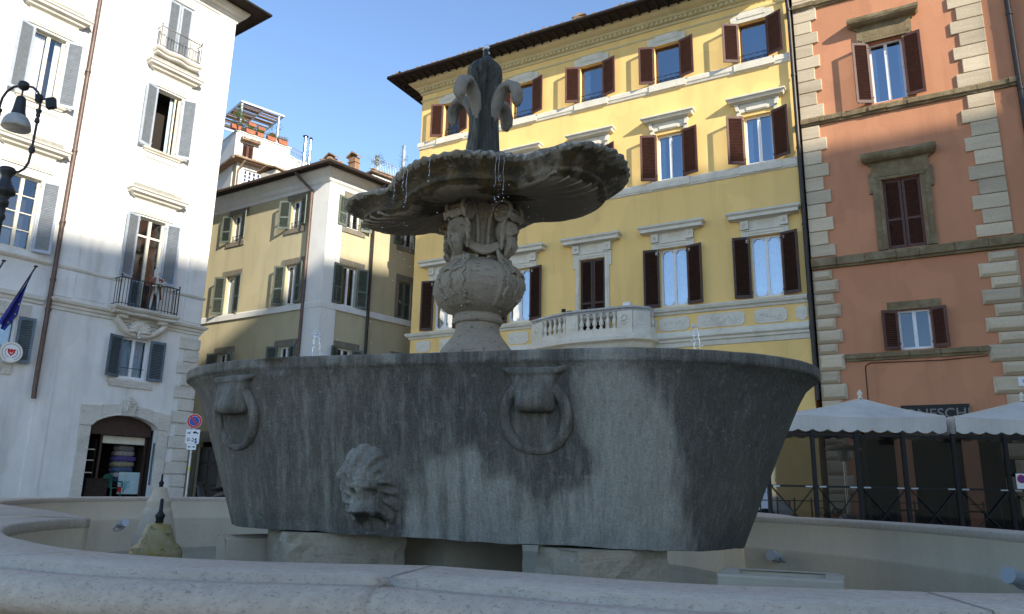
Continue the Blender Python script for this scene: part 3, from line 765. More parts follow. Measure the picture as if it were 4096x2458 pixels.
def build_white():
    root = empty('white_palazzo', oL, az_rz(azL))
    tag(root, 'tall sunlit white palazzo with blue grey shutters and an arched shop opening at its base', 'building')
    F = Face(root); UL, UR = -5.03, .95
    cu = -1.66
    holes = [(cu - .55, cu + .55, 18.75, 21.28), (cu - .55, cu + .55, 14.27, 17.0), (cu - .56, cu + .56, 7.62, 11.36), (cu - .55, cu + .55, 4.86, 6.44), (-2.92, -.34, 0, 3.46, 3.0)]
    w = MB(); wall(w, UL, UR, 0, 22.4, holes)
    # arch spandrels
    arc = [(-2.92 + 2.58 * k / 20, 3.0 + .46 * sin(pi * k / 20) ** .6) for k in range(21)]
    for k in range(20): w.face([(arc[k][0], 0, arc[k][1]), (arc[k + 1][0], 0, arc[k + 1][1]), (arc[k + 1][0], 0, 3.461), (arc[k][0], 0, 3.461)], 0); w.face([(arc[k][0], 0, arc[k][1]), (arc[k + 1][0], 0, arc[k + 1][1]), (arc[k + 1][0], .5, arc[k + 1][1]), (arc[k][0], .5, arc[k][1])], 0)
    w.box(UR - .02, UR, .001, 14, 0, 22.4); w.box(UL, UR, 13.9, 14, 0, 22.4); w.face([(UL, 0, 22.4), (UR, 0, 22.4), (UR, 14, 22.4), (UL, 14, 22.4)], 0)
    # pilaster strips and raised fields
    w.box(.12, .90, -.05, 0, 8.64, 22.3); w.box(-4.93, -4.25, -.05, 0, 8.64, 22.3); w.box(-4.93, -4.25, -.04, 0, 7.5, 8.5); w.box(.12, .90, -.04, 0, 7.5, 8.5)
    w.box(-4.93, -4.40, -.035, 0, .2, 6.9)
    for a, b in ((-4.1, -2.95), (-.40, 0)):
        w.box(a, b, -.025, 0, 7.55, 8.5)
    F.put(w, 'wall', [M['white'], M['room']], bevel=0)
    c = MB()
    molding(c, [(0, 21.75), (.05, 21.78), (.06, 21.9), (.14, 21.95), (.16, 22.05), (.30, 22.10), (.38, 22.22), (.42, 22.30), (.42, 22.36), (0, 22.38)], UL, UR, 0, (False, True), 12)
    F.put(c, 'cornice', M['whitetrim'])
    r = MB(); r.face([(UL, -1.0, 22.40), (UR + 1.0, -1.0, 22.40), (UR + 1.0, 14, 22.40), (UL, 14, 22.40)], 1)
    r.face([(UL, -1.0, 22.52), (UR + 1.0, -1.0, 22.52), (UR - 5, 6, 24.2), (UL, 6, 24.2)], 0); r.face([(UR + 1.0, -1.0, 22.52), (UR + 1.0, 14, 22.52), (UR - 5, 6, 24.2)], 0); r.face([(UR + 1.0, 14, 22.52), (UL, 14, 22.52), (UL, 6, 24.2), (UR - 5, 6, 24.2)], 0)
    r.box(UL, UR + 1.0, -1.0, -.95, 22.38, 22.54, 1); r.box(UR + .95, UR + 1.0, -.949, 14, 22.38, 22.54, 1)
    r.tube([(UL, -1.06, 22.42), (UR + 1.06, -1.06, 22.42), (UR + 1.06, 13, 22.42)], .08, 8, 1)
    F.put(r, 'roof', [M['tile'], M['wood']])
    b = MB()
    molding(b, [(0, 6.98), (.05, 7.0), (.06, 7.10), (.11, 7.13), (.12, 7.22), (.20, 7.26), (.24, 7.34), (.24, 7.38), (0, 7.43)], UL, UR, 0, (False, True), 12); F.put(b, 'string_course', M['whitetrim']); b = MB()
    molding(b, [(0, 8.52), (.04, 8.53), (.07, 8.60), (.07, 8.63), (0, 8.64)], UL, cu - .9, 0, (False, False), 0); F.put(b, 'string_course', M['whitetrim']); b = MB(); molding(b, [(0, 8.52), (.04, 8.53), (.07, 8.60), (.07, 8.63), (0, 8.64)], cu + .9, UR, 0, (False, True), 12)
    F.put(b, 'string_course', M['whitetrim'])
    q = MB(); z = .35; k = 0
    while z < 6.7:
        x0 = .12 if k % 2 == 0 else .36
        q.frustum(x0, .952, z, z + .47, -.075, 0, .02); q.box(.953, 1.02, -.073, .6 if k % 2 == 0 else .4, z + .01, z + .46); z += .50; k += 1
    F.put(q, 'quoins', M['travertine'], bevel=.01)
    # windows, top to bottom
    o = window(F, cu, 18.75, 1.1, 2.53, 'frame_cream', sh='shut_grey', closed=True, mid=False, label='closed grey louvred window behind a small iron balcony at the top')
    m_ = MB(); m_.box(-.72, -.56, -.03, 0, 0, 2.7); m_.box(.56, .72, -.03, 0, 0, 2.7); m_.box(-.72, .72, -.035, 0, 2.55, 2.75); m_.build('surround', M['whitetrim'], o)
    iron_balcony(o, -.95, .95, .42, -.10, .85, 14)
    o = window(F, cu, 14.27, 1.1, 2.73, 'frame_cream', None, 'shut_grey', .60, (18, 20), 0, mid=False, label='open grey shuttered window with a dark room behind', curtain=[(.22, .34, 'curtain_blue')])
    lf = MB(); lf.obox((.42, .45, 1.36), (.03, .28, 1.32), Matrix.Rotation(radians(-14), 3, 'Z')); lf.build('open_leaf', M['frame_cream'], o)
    pale_hood(o, 1.1, 2.75); pale_sill(o, 1.1)
    o = window(F, cu, 7.62, 1.12, 3.74, 'frame_cream', 'glass', 'shut_grey', .60, (20, 16), 1, .80, mid=False, sh_h=2.62, sh_z=1.12, label='french window with grey shutters behind the lower balcony')
    lo = shutter_me(.36, 1.05, 'shut_slate', 1, False); inst('shutter', lo, o, (-.55, -.02, .05)); inst('shutter', lo, o, (.22, -.02, .05))
    pale_hood(o, 1.12, 3.76, True)
    iron_balcony(o, -1.22, 1.22, .62, -.10, .98, 18, 'iron', 'travertine')
    # shell bracket under the balcony
    sh = MB()
    for sx in (-1, 1):
        rows = []
        for k in range(15):
            t = k / 14; x = sx * (1.02 - .92 * t ** 1.3); zc = -.42 - .62 * sin(t * pi / 2); wd = .10 - .03 * t
            rows.append([(x - wd * sx, -.28 * (1 - t * .7), zc + .05), (x, -.34 * (1 - t * .7), zc), (x + wd * sx * .2, -.30 * (1 - t * .7), zc - .12), (x + wd * sx * .4, 0, zc - .12)])
        sh.grid(rows, 0, True)
        sh.tube([(sx * .98, -.28, -.44), (sx * .62, -.28, -.47)], [.10, .08], 10)
    for k in range(11):
        a = pi * (k + .0) / 10; sh.tube([(.0, -.10, -.95), (.20 * cos(a), -.20, -.93 + .22 * sin(a)), (.40 * cos(a), -.17, -.93 + .42 * sin(a)), (.43 * cos(a), -.08, -.93 + .45 * sin(a))], [.03, .05, .075, .04], 7)
    for k in range(6): sh.sphere((random.uniform(-.08, .08), -.2, -.98 - .04 * k), .05, 6, 5)
    sh.build('shell_bracket', M['whitetrim'], o)
    o = window(F, cu, 4.86, 1.1, 1.58, 'frame_white', 'glass', 'shut_slate', .60, (14, 14), 1, mid=False, curtain=[(-.5, .5, 'curtain_blue')])
    s = MB(); s.box(-.85, .95, -.03, 0, 1.6, 2.05); s.build('lintel', M['travertine'], o)
    s = MB(); s.box(-.86, .86, -.06, 0, -.34, -.08); s.box(-.95, -.7, -.05, 0, -.22, -.02); s.build('sill', M['travertine'], o)
    s = MB(); s.tube([(-.5, .12, .42), (.5, .12, .42)], .015, 6); s.build('guard_rail', M['shut_slate'], o)
    # arch surround
    a = MB()
    a.box(-3.32, -2.92, -.07, 0, 0, 2.98); a.box(-.34, .06, -.07, 0, 0, 2.98)
    xs = [-3.36, -2.60, -1.83]; n = 14
    def arcz(x): return 3.0 + .46 * max(0, sin(pi * (x + 2.92) / 2.58)) ** .6
    def vous(x0, x1, ztop0, ztop1, out):
        pts = []
        for k in range(n + 1):
            x = x0 + (x1 - x0) * k / n; pts.append((x, arcz(min(-.34, max(-2.92, x))) + (0.0 if -2.92 <= x <= -.34 else 0)))
        poly = pts + [(x1, ztop1), (x0, ztop0)]
        a.prism(poly, 'y', -out, 0)
    vous(-3.36, -2.62, 3.72, 3.74, .09); vous(-2.61, -1.86, 3.78, 3.86, .075); vous(-1.40, -.66, 3.86, 3.74, .075); vous(-.65, .10, 3.70, 3.62, .085)
    a.prism([(-1.80, 3.44), (-1.45, 3.44), (-1.36, 3.98), (-1.63, 4.16), (-1.90, 3.98)], 'y', -.17, 0)
    for k in range(14): a.sphere((-1.63 + random.uniform(-.12, .12), -.18, 3.62 + .03 * k), .055, 6, 5)
    arcs = [(x, z) for x, z in arc]
    a.tube([(x, -.06, z + .03) for x, z in arcs], .05, 6)
    F.put(a, 'arch_surround', M['travertine'], bevel=.012)
    d = MB(); d.box(-2.86, -.40, .35, .40, 2.72, 3.44, 0); d.box(-2.2, -.42, .55, .60, 2.42, 2.70, 1); d.box(-2.24, -2.16, .5, .58, .3, 2.72, 0); d.box(-.50, -.42, .5, .58, .3, 2.72, 0)
    d.box(-.395, -.35, .02, .10, .9, 2.5, 2)
    F.put(d, 'shop_front', [M['shut_dark'], M['frame_cream'], M['shut_slate']])
    fl = MB(); fl.box(-2.9, -.36, .3, 2.9, .25, .35); F.put(fl, 'shop_floor', M['travertine'])
    # downpipe on the joint
    p = MB(); p.tube([(-5.02, -.15, 22.3), (-5.04, -.15, 12), (-5.05, -.15, 4.1), (-5.05, -.20, 3.75)], .085, 8)
    for z in (20.5, 16.3, 13.0, 10.2, 8.0, 6.9): p.tube([(-5.04, -.15, z - .04), (-5.04, -.15, z + .04)], .11, 8)
    F.put(p, 'drainpipe', M['pipe'])
    # ---- shop stock, each piece its own thing
    def Lobj(name, label, cat, u, y, z, rz=0., group=None):
        o = empty(name, Lw(u, -y, z), az_rz(azL) + rz); tag(o, label, cat, group); return o
    cols = [('cushion', (.07, .085, .16), 'dark navy folded quilt at the foot of the stack in the shop'), ('c', (.55, .55, .56), 'white folded quilt second from the bottom of the stack in the shop'), ('c', (.11, .16, .26), 'blue folded quilt in the lower half of the stack in the shop'),
            ('c', (.34, .30, .20), 'mustard patterned quilt in the middle of the stack in the shop'), ('c', (.16, .12, .34), 'violet quilt above the mustard quilt in the shop stack'), ('c', (.36, .31, .30), 'pinkish beige quilt near the top of the shop stack'), ('c', (.40, .40, .36), 'pale quilt wrapped in film on top of the shop stack')]
    zz = .95
    for i, (_, cc, lab) in enumerate(cols):
        mb = MB(); hw = .42 - .02 * abs(i - 3) + .05 * (i == 4); n = 16
        rows = []
        for k in range(9):
            t = k / 8; s_ = (1 - abs(2 * t - 1) ** 3.5) ** .5
            rows.append([((hw * (.84 + .16 * s_)) * (abs(cos(q)) ** .5) * (1 if cos(q) > 0 else -1), (.30 * (.8 + .2 * s_)) * (abs(sin(q)) ** .5) * (1 if sin(q) > 0 else -1), .20 * t + .012 * sin(5 * q + i)) for q in [2 * pi * j / n for j in range(n)]])
        mb.grid(rows, 0, True, close_u=True); mb.face(rows[-1], 0)
        ob = mb.build('folded_quilt', paint('quilt_cloth_%d' % i, sc3(cc, .6), .9, .35, .1, 0, 14), None, Lw(-.98 + .02 * sin(i * 2), -1.15, zz), az_rz(azL)); tag(ob, lab, 'quilt', 'quilts stacked in the shop'); zz += .205
    st = Lobj('display_bench', 'low dark bench under the stacked quilts in the shop', 'bench', -.98, 1.15, .35)
    mb = MB(); mb.box(-.5, .5, -.35, .35, .50, .60); mb.build('seat', M['wood'], st)
    for sx in (-1, 1):
        for sy in (-1, 1):
            l = MB(); l.box(sx * .45 - .03, sx * .45 + .03, sy * .3 - .03, sy * .3 + .03, 0, .5); l.build('leg', M['wood'], st)
    pn = Lobj('painted_panel', 'pale turquoise panel with a leafy tree drawing leaning at the shop entrance', 'panel', -.86, .62, .55, 0)
    mb = MB(); mb.box(-.44, .40, -.012, .012, 0, .82); mb.build('board', paint('panel_white', (.38, .48, .48), .5, .05), pn)
    tr = MB(); rn = random.Random(4)
    for k in range(120):
        a_ = rn.uniform(0, 6.28); rr = .24 * sqrt(rn.random()); x = -.2 + rr * cos(a_) * 1.0; z = .42 + rr * sin(a_) * 1.25
        tr.face([(x + .02 * cos(q + a_), -.016, z + .014 * sin(q + a_)) for q in (0, 1.57, 3.14, 4.71)], 0)
    for k in range(5): tr.tube([(-.2, -.016, .02), (-.2 + .03 * (k - 2), -.016, .25), (-.2 + .09 * (k - 2), -.016, .5)], .008, 4)
    tr.build('tree_drawing', paint('turquoise_print', (.12, .38, .40), .5, .1), pn)
    chm = paint('green_plastic', (.02, .10, .075), .35, .1)
    ch = Lobj('plastic_chair', 'dark green plastic garden chair standing in the shop doorway', 'chair', -1.55, .55, .35, radians(20))
    mb = MB(); mb.box(-.24, .24, -.22, .24, .41, .45); mb.build('seat', chm, ch)
    mb = MB(); mb.prism([(-.25, .42), (.25, .42), (.26, .75), (.18, .90), (0, .95), (-.18, .90), (-.26, .75)], 'y', .22, .25); mb.build('backrest', chm, ch)
    for sx in (-1, 1):
        mb = MB(); mb.tube([(sx * .27, -.22, .44), (sx * .28, -.20, .66), (sx * .28, .22, .68)], .025, 6); mb.build('armrest', chm, ch)
        for sy in (-1, 1): mb = MB(); mb.tube([(sx * .25, sy * .22, 0), (sx * .23, sy * .2, .42)], .025, 6); mb.build('leg', chm, ch)
    cb = Lobj('shelf_unit', 'dark wooden shelf unit along the left side of the shop', 'shelf', -2.62, .9, .35)
    mb = MB(); mb.box(-.24, -.20, -.3, .3, 0, 2.2); mb.box(.28, .32, -.3, .3, 0, 2.2); mb.box(-.2, .28, .26, .3, 0, 2.2); mb.build('carcass', M['wood'], cb)
    for z in (.5, .95, 1.4, 1.8): mb = MB(); mb.box(-.199, .279, -.3, .259, z, z + .035); mb.build('shelf', M['frame_cream'], cb)
    bx = Lobj('counter', 'low dark counter in the shop doorway beside the green chair', 'counter', -2.25, .45, .35)
    mb = MB(); mb.box(-.42, .38, -.2, .2, 0, .72); mb.box(-.45, .41, -.23, .23, .72, .77); mb.build('body', M['wood'], bx)
    rb = MB(); rb.lathe([(.05, 0), (.065, .02), (.07, .2), (.075, .2), (.07, .18)], 12); ro = rb.build('red_bucket', M['red_paint'], None, Lw(-1.36, -.35, .62), 0); tag(ro, 'small red pot in front of the green plastic chair in the shop', 'pot')
    # ---------------- neighbour on the left
    r2 = empty('embassy_palazzo', oL, az_rz(azL))
    tag(r2, 'white building at the left edge with large grey shutters, left of the brown drainpipe', 'building')
    F2 = Face(r2); U0, U1 = -15., -5.031; c1_, c2_ = -6.43, -10.2
    hs = []
    for c_ in (c1_, c2_): hs += [(c_ - .55, c_ + .55, 14.5, 17.22), (c_ - .55, c_ + .55, 8.86, 11.55), (c_ - .56, c_ + .56, 4.9, 6.5)]
    w = MB(); wall(w, U0, U1, 0, 24, hs); w.face([(U0, 0, 24), (U1, 0, 24), (U1, 14, 24), (U0, 14, 24)], 0); w.box(U0, U1, 13.9, 14, 0, 24); w.box(U0, U0 + .02, .001, 13.9, 0, 24)
    F2.put(w, 'wall', [M['white2'], M['room']])
    b = MB(); molding(b, [(0, 7.05), (.05, 7.06), (.07, 7.16), (.13, 7.2), (.14, 7.34), (0, 7.38)], U0, U1 - .15, 0, (False, False)); F2.put(b, 'string_course', M['whitetrim']); b = MB(); molding(b, [(0, 8.50), (.05, 8.52), (.12, 8.58), (.14, 8.64), (0, 8.68)], U0, U1 - .15, 0, (False, False))
    F2.put(b, 'string_course', M['whitetrim'])
    for c_ in (c1_, c2_):
        o = window(F2, c_, 14.5, 1.1, 2.72, 'frame_cream', 'glass', 'shut_grey', .60, (20, 20), 1, mid=False, curtain=[(-.5, -.05, 'curtain'), (.3, .5, 'curtain')]); pale_hood(o, 1.1, 2.76); pale_sill(o, 1.1)
        o = window(F2, c_, 8.86, 1.1, 2.69, 'frame_cream', 'glass', 'shut_grey', .60, (18, 16), 1, None, 3, mid=False); pale_hood(o, 1.1, 2.95)
        o = window(F2, c_, 4.9, 1.12, 1.6, 'frame_white', 'glass', 'shut_slate', .52, (14, 12), 1, mid=False, curtain=[(-.5, .5, 'curtain_blue')])
        s = MB(); s.box(-.9, .9, -.03, 0, 1.62, 2.05); s.build('lintel', M['travertine'], o); s = MB(); s.box(-.95, .6, -.06, 0, -.30, -.04); s.box(.3, .58, -.07, 0, -.42, -.04); s.build('sill', M['travertine'], o)
build_white()

# ------------------------------------------------------------------ OCHRE CORNER BUILDING
azB = 122.; oB = Vector((-12, 36, 0)); rB = Vector((sin(radians(azB)), cos(radians(azB)), 0)); nB = Vector((rB.y, -rB.x, 0))
uC = 3.75; dA = radians(81.)   # right face turned 81 degrees
def build_corner():
    root = empty('ochre_corner_house', oB, az_rz(azB))
    tag(root, 'ochre corner house with a white corner pilaster, between the white and the yellow buildings', 'building')
    FL = Face(root); FR = Face(root, uC, 0, dA)
    UL = -9.; UR = 11.
    cl = [1.58, -2.82, -7.2]; cr = [1.50, 5.0, 9.0]
    hl = []; hr = []
    for c in cl: hl += [(c - .40, c + .40, 13.22, 14.70), (c - .40, c + .40, 9.38, 11.36), (c - .40, c + .40, 5.6, 7.36)]
    for c in cr: hr += [(c - .42, c + .42, 13.20, 14.70), (c - .42, c + .42, 9.34, 11.30), (c - .42, c + .42, 5.6, 7.30)]
    hl += [(-3.95, -2.2, 0, 3.0)]
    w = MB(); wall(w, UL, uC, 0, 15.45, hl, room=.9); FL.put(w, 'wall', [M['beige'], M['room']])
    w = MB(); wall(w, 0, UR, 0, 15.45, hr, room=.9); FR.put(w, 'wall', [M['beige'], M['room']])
    def corner(d):   # local xy of the corner pushed outwards by d on both faces
        t = (cos(dA) * -d - -d) / sin(dA)
        n2 = Vector((sin(dA), -cos(dA)));  # outward normal of right face in local xy
        P = Vector((uC, 0)); # lines: y=-d ; (P-p).n2=d
        x = uC + (d + (-cos(dA)) * d) / sin(dA) if abs(sin(dA)) > 1e-6 else uC
        return Vector((x, -d))
    def pr(u, d): v = Vector((uC, 0)) + Vector((cos(dA), sin(dA))) * u + Vector((sin(dA), -cos(dA))) * d; return v
    def band(mb, prof, u0=UL, u1=UR, m=0):
        rows = []
        for o, z in prof:
            c = corner(o); q = pr(u1, o); rows.append([(u0, -o, z), (c.x, c.y, z), (q.x, q.y, z)])
        mb.grid(rows, m, False)
    # corner pilaster
    p = MB(); 
    rows = []
    for z in (0, 15.3):
        a = (uC - 1.02, -.07); c = corner(.07); q = pr(.80, .07); q0 = pr(.80, 0)
        rows.append([(uC - 1.02, 0, z), (*a, z), (c.x, c.y, z), (q.x, q.y, z), (q0.x, q0.y, z)])
    p.grid(rows, 0, False); FL.put(p, 'corner_pilaster', M['bwhite'])
    b = MB(); band(b, [(0, 9.02), (.09, 9.03), (.10, 9.28), (.07, 9.33), (0, 9.34)]); FL.put(b, 'string_course', M['bwhite'])
    c = MB(); band(c, [(0, 14.98), (.05, 15.0), (.06, 15.15), (.16, 15.25), (.20, 15.42), (.38, 15.60), (.50, 15.72), (.50, 15.76), (0, 15.77)]); FL.put(c, 'cornice', M['bwhite'])
    r = MB(); ze = 15.8; e = corner(.85); eL = (UL, -.85); eR = pr(UR, .85); i = corner(-5.0); iL = (UL, 5.0); iR = pr(UR, -5.0)
    r.face([(*eL, ze), (e.x, e.y, ze), (i.x, i.y, ze + 1.7), (*iL, ze + 1.7)], 0); r.face([(e.x, e.y, ze), (eR.x, eR.y, ze), (iR.x, iR.y, ze + 1.7), (i.x, i.y, ze + 1.7)], 0)
    tile_row(r, (*eL, ze), (e.x, e.y, ze), 46, .12, .9, 0, .3, .025, 8); tile_row(r, (e.x, e.y, ze), (eR.x, eR.y, ze), 44, .12, .9, 0, .3, .025, 9)
    d = (Vector((i.x, i.y, ze + 1.7)) - Vector((e.x, e.y, ze)))
    for k in range(9): r.tube([Vector((e.x, e.y, ze + .06)) + d * (k * .11), Vector((e.x, e.y, ze + .06)) + d * (k * .11 + .12)], [.16, .13], 8)
    FL.put(r, 'roof', M['tile'])
    s = MB(); c0 = corner(.0); s.face([(*eL, ze - .03), (e.x, e.y, ze - .03), (c0.x, c0.y, ze - .03), (UL, 0, ze - .03)], 0); s.face([(e.x, e.y, ze - .031), (eR.x, eR.y, ze - .031), (*pr(UR, 0), ze - .031), (c0.x, c0.y, ze - .031)], 0)
    g = corner(.92); s.tube([(UL, -.92, ze - .02), (g.x, g.y, ze - .02), (*pr(UR, .92), ze - .02)], .10, 8)
    FL.put(s, 'gutter', M['wood'])
    rn = random.Random(2)
    def lint(o, w, h, sill=True):
        l = MB(); l.box(-w / 2 - .30, w / 2 + .42, -.03, 0, h + .02, h + .30)
        l.build('lintel', M['lintel'], o)
        if sill: l = MB(); l.box(-w / 2 - .30, w / 2 + .30, -.06, 0, -.26, -.02); l.build('sill', M['lintel'], o)
    for k, cc in enumerate(cl):
        o = window(FL, cc, 13.22, .80, 1.48, 'frame_white', 'glass', 'shut_green', .58, (22, 20), 1, rail=True); lint(o, .8, 1.48)
        o = window(FL, cc, 9.38, .80, 1.98, 'frame_white', 'glass_sky' if k == 1 else 'glass', 'shut_green', .58, (24, 16), 1); lint(o, .8, 1.98, False)
        o = window(FL, cc, 5.6, .80, 1.76, 'frame_white', 'glass', 'shut_green', .55, (20, 16), 1); lint(o, .8, 1.76)
    for k, cc in enumerate(cr):
        o = window(FR, cc, 13.20, .84, 1.50, 'frame_white', 'glass', 'shut_green', .56, (12, 16), 1, rail=True); lint(o, .84, 1.5)
        if k == 1:
            o = window(FR, cc, 9.34, .84, 1.96, 'frame_brown', sh='shut_green', closed=True); l = MB(); l.box(-.62, .62, -.04, 0, 1.97, 2.3); l.box(-.62, -.43, -.04, 0, -.1, 1.97); l.box(.43, .62, -.04, 0, -.1, 1.97); l.build('surround', M['lintel'], o)
        else:
            o = window(FR, cc, 9.34, .84, 1.96, 'frame_white', 'glass', 'shut_green', .56, (10, 16), 1); lint(o, .84, 1.96, False)
        o = window(FR, cc, 5.6, .84, 1.70, 'frame_white', 'glass', 'shut_green', .50, (20, 16), 1); lint(o, .84, 1.7)
    # drainpipes
    p = MB(); p.tube([(2.2, -.90, 15.75), (2.25, -.6, 15.5), (2.70, -.16, 14.9), (2.70, -.15, 0)], .075, 8); FL.put(p, 'drainpipe', M['pipe'])
    q = [pr(2.62, .15), pr(2.62, .88)]
    p = MB(); p.tube([(q[1].x, q[1].y, 15.75), (q[0].x, q[0].y, 15.2), (q[0].x, q[0].y, 0)], .075, 8); FL.put(p, 'drainpipe', M['pipe_dark'])
    # dark carriage door at street level
    d = MB(); d.box(-3.93, -3.08, .12, .18, 0, 2.75); d.box(-3.07, -2.22, .12, .18, 0, 2.75)
    for a in (-3.93, -3.07):
        for z0, z1 in ((.2, .75), (.9, 1.9), (2.0, 2.6)): d.frustum(a + .15, a + .70, z0, z1, .09, .12, .03)
    dm = FL.put(d, 'door', M['pipe_dark'])
    ds = MB(); ds.box(-4.25, -3.96, -.08, 0, 0, 3.05); ds.box(-2.19, -1.9, -.08, 0, 0, 3.05); ds.prism([(-4.3, 3.06), (-1.85, 3.06), (-1.95, 3.35), (-2.5, 3.5), (-3.65, 3.5), (-4.2, 3.35)], 'y', -.10, 0); FL.put(ds, 'door_surround', M['lintel'])
    # chimneys on the roof
    for (u, y, z, w, h, l) in ((-2.75, 2.0, 16.4, .62, 1.35, 0), (2.75, .9, 16.0, .24, .95, 1), (4.0, 1.2, 16.1, .22, .75, 2)):
        ch = MB(); ch.box(u - w, u + w, y - w * .7, y + w * .7, z, z + h)
        ch.box(u - w - .04, u + w + .04, y - w * .7 - .04, y + w * .7 + .04, z + h * .62, z + h * .70)
        cp = FL.put(ch, 'chimney', M['travertine'] if l == 0 else M['brick'])
        t = MB()
        t.prism([(u - w - .14, z + h), (u, z + h + .22), (u + w + .14, z + h), (u + w + .14, z + h + .06), (u, z + h + .30), (u - w - .14, z + h + .06)], 'y', y - w, y + w)
        t.build('chimney_cap', M['tile'], cp)
build_corner()

# ------------------------------------------------------------------ ROOF TERRACE HOUSE
def leafball(mb, c, rad, n, size, rn, mi=0, zs=1.):
    for _ in range(n):
        a = rn.uniform(0, 6.283); b = math.acos(rn.uniform(-1, 1)); q = rad * rn.random() ** .4
        p = Vector(c) + Vector((q * sin(b) * cos(a), q * sin(b) * sin(a), q * cos(b) * zs))
        u = Vector((rn.gauss(0, 1), rn.gauss(0, 1), rn.gauss(0, 1))).normalized(); v = u.orthogonal().normalized(); s = size * rn.uniform(.6, 1.3)
        mb.face([p - u * s, p + v * s * .45, p + u * s, p - v * s * .45], mi)
azT = 48.; oT = Vector((-12, 44, 0)); rT = Vector((sin(radians(azT)), cos(radians(azT)), 0)); nT = Vector((rT.y, -rT.x, 0))
def Tw(u, out, z): return oT + rT * u + nT * out + Vector((0, 0, z))
def build_terrace():
    root = empty('terrace_house', oT, az_rz(azT))
    tag(root, 'cream rooftop house with a planted terrace and pergola above the ochre corner house', 'building')
    F = Face(root); u0, u1, zt = -5.54, -2.2, 20.85
    w = MB(); wall(w, u0, u1, 10, zt, [(-5.08, -4.44, 19.3, 20.25)]); w.box(u0, u0 + .02, .001, 8, 10, zt); w.box(u1 - .02, u1, .001, 8, 10, zt); w.face([(u0, 0, zt), (u1, 0, zt), (u1, 8, zt), (u0, 8, zt)], 0)
    w.box(u0 - .05, u1 + .05, -.06, .2, zt, zt + .07); w.box(u0 - .05, u0 + .2, .201, 8, zt, zt + .07)
    # lower storey, a little in front
    F.put(w, 'wall', [M['bwhite'], M['room']])
    wl = MB(); wall(wl, u0 + .05, u1 - .4, 10, 18.78, [(-5.05, -3.5, 17.45, 18.5)], room=.5); lw_ = F.put(wl, 'lower_wall', [M['bwhite'], M['room']], 0, -.5)
    sd_ = MB(); sd_.box(u0 + .05, u0 + .07, -.499, 8, 10, 18.78); F.put(sd_, 'side_wall', M['beige'])
    o = window(F, -4.76, 19.3, .64, .95, 'frame_brown', sh='shut_brown', closed=True, mid=False)
    t = MB(); t.prism([(-.52, 1.05), (.60, 1.05), (.60, 1.12), (-.52, 1.12)], 'y', -.34, 0); tile_row(t, (-.52, -.34, 1.14), (.60, -.34, 1.14), 5, .09, .35, 0, .25, .01, 2); t.build('tile_canopy', M['tile'], o)
    o = window(F, -4.28, 17.45, 1.55, 1.05, 'frame_white', 'glass', None, mull=5, bars=3, fd=-.40); 
    r = MB(); r.face([(u0 - .25, -1.0, 18.9), (u1 - .2, -1.0, 18.9), (u1 - .2, 0, 19.2), (u0 - .25, 0, 19.2)], 0); tile_row(r, (u0 - .25, -1.0, 18.9), (u1 - .2, -1.0, 18.9), 14, .1, .5, 0, .3, .02, 5); r.box(u0 - .25, u1 - .2, -.98, 0, 18.80, 18.87)
    r.tube([(u0 - .3, -1.06, 18.88), (u1 - .2, -1.06, 18.88)], .07, 8); r.tube([(u0 + .3, -1.0, 18.8), (u0 + .12, -.6, 18.3), (u0 + .12, -.58, 16)], .045, 6)
    r.box(u0 - .4, u0 + .1, -.9, 5, 18.78, 18.9)
    F.put(r, 'lower_roof', M['tile'])
    # pergola
    pg = empty('pergola', oT, az_rz(azT)); tag(pg, 'metal pergola roofed with brown reed mats on the roof terrace', 'pergola')
    z1 = 22.75; ua, ub = -5.45, -2.75; d = 4.2
    for (u, y) in ((-5.35, .12), (-3.05, .12), (-5.35, d - .2), (-3.05, d - .2)):
        m_ = MB(); m_.box(u - .045, u + .045, y - .045, y + .045, zt + .07, z1); m_.build('post', M['galv'], pg)
    fr = MB()
    for y in (0, d): fr.box(ua, ub, y, y + .08, z1, z1 + .10)
    for u in (ua, (ua + ub) / 2, ub - .08): fr.box(u, u + .08, .08, d, z1 + .002, z1 + .098)
    fr.build('frame', M['galv'], pg)
    mt = MB(); rn = random.Random(9)
    for k in range(34):
        y = .12 + (d - .2) * k / 34
        for (a, b) in ((ua + .1, (ua + ub) / 2), ((ua + ub) / 2 + .08, ub - .1)):
            if rn.random() < .82: mt.box(a, b, y, y + rn.uniform(.07, .12), z1 + .03 + rn.uniform(-.01, .02), z1 + .05)
    mt.build('reed_mat', paint('reed_brown', (.24, .15, .085), .9, .4), pg)
    # parapet planters
    labs = ['long terracotta planter at the left end of the terrace edge', 'bright terracotta planter with green leaves near the pergola post', 'small terracotta planter in the middle of the terrace edge', 'terracotta planter with spiky plants right of the middle of the terrace edge', 'terracotta planter with grey plants at the right end of the terrace edge']
    rn = random.Random(12)
    for i, (u, wd) in enumerate(((-5.62, .55), (-4.75, .55), (-4.15, .4), (-3.45, .55), (-2.72, .6))):
        po = empty('planter', Tw(u, .02, zt + .07), az_rz(azT)); tag(po, labs[i], 'planter', 'terracotta planters on the terrace edge')
        b = MB(); h = .22; a = wd / 2
        b.prism([(-a + .03, 0), (a - .03, 0), (a, h), (a + .02, h), (a + .02, h + .03), (-a - .02, h + .03), (-a - .02, h), (-a, h)], 'y', -.1, .12); b.build('pot', M['terracotta'], po)
        l = MB(); 
        for q in range(3): leafball(l, (-a + wd * (q + .5) / 3, 0, h + .15), .17, 90, .05, rn, 0)
        l.build('plant', M['leaf'] if i != 4 else M['leafdry'], po)
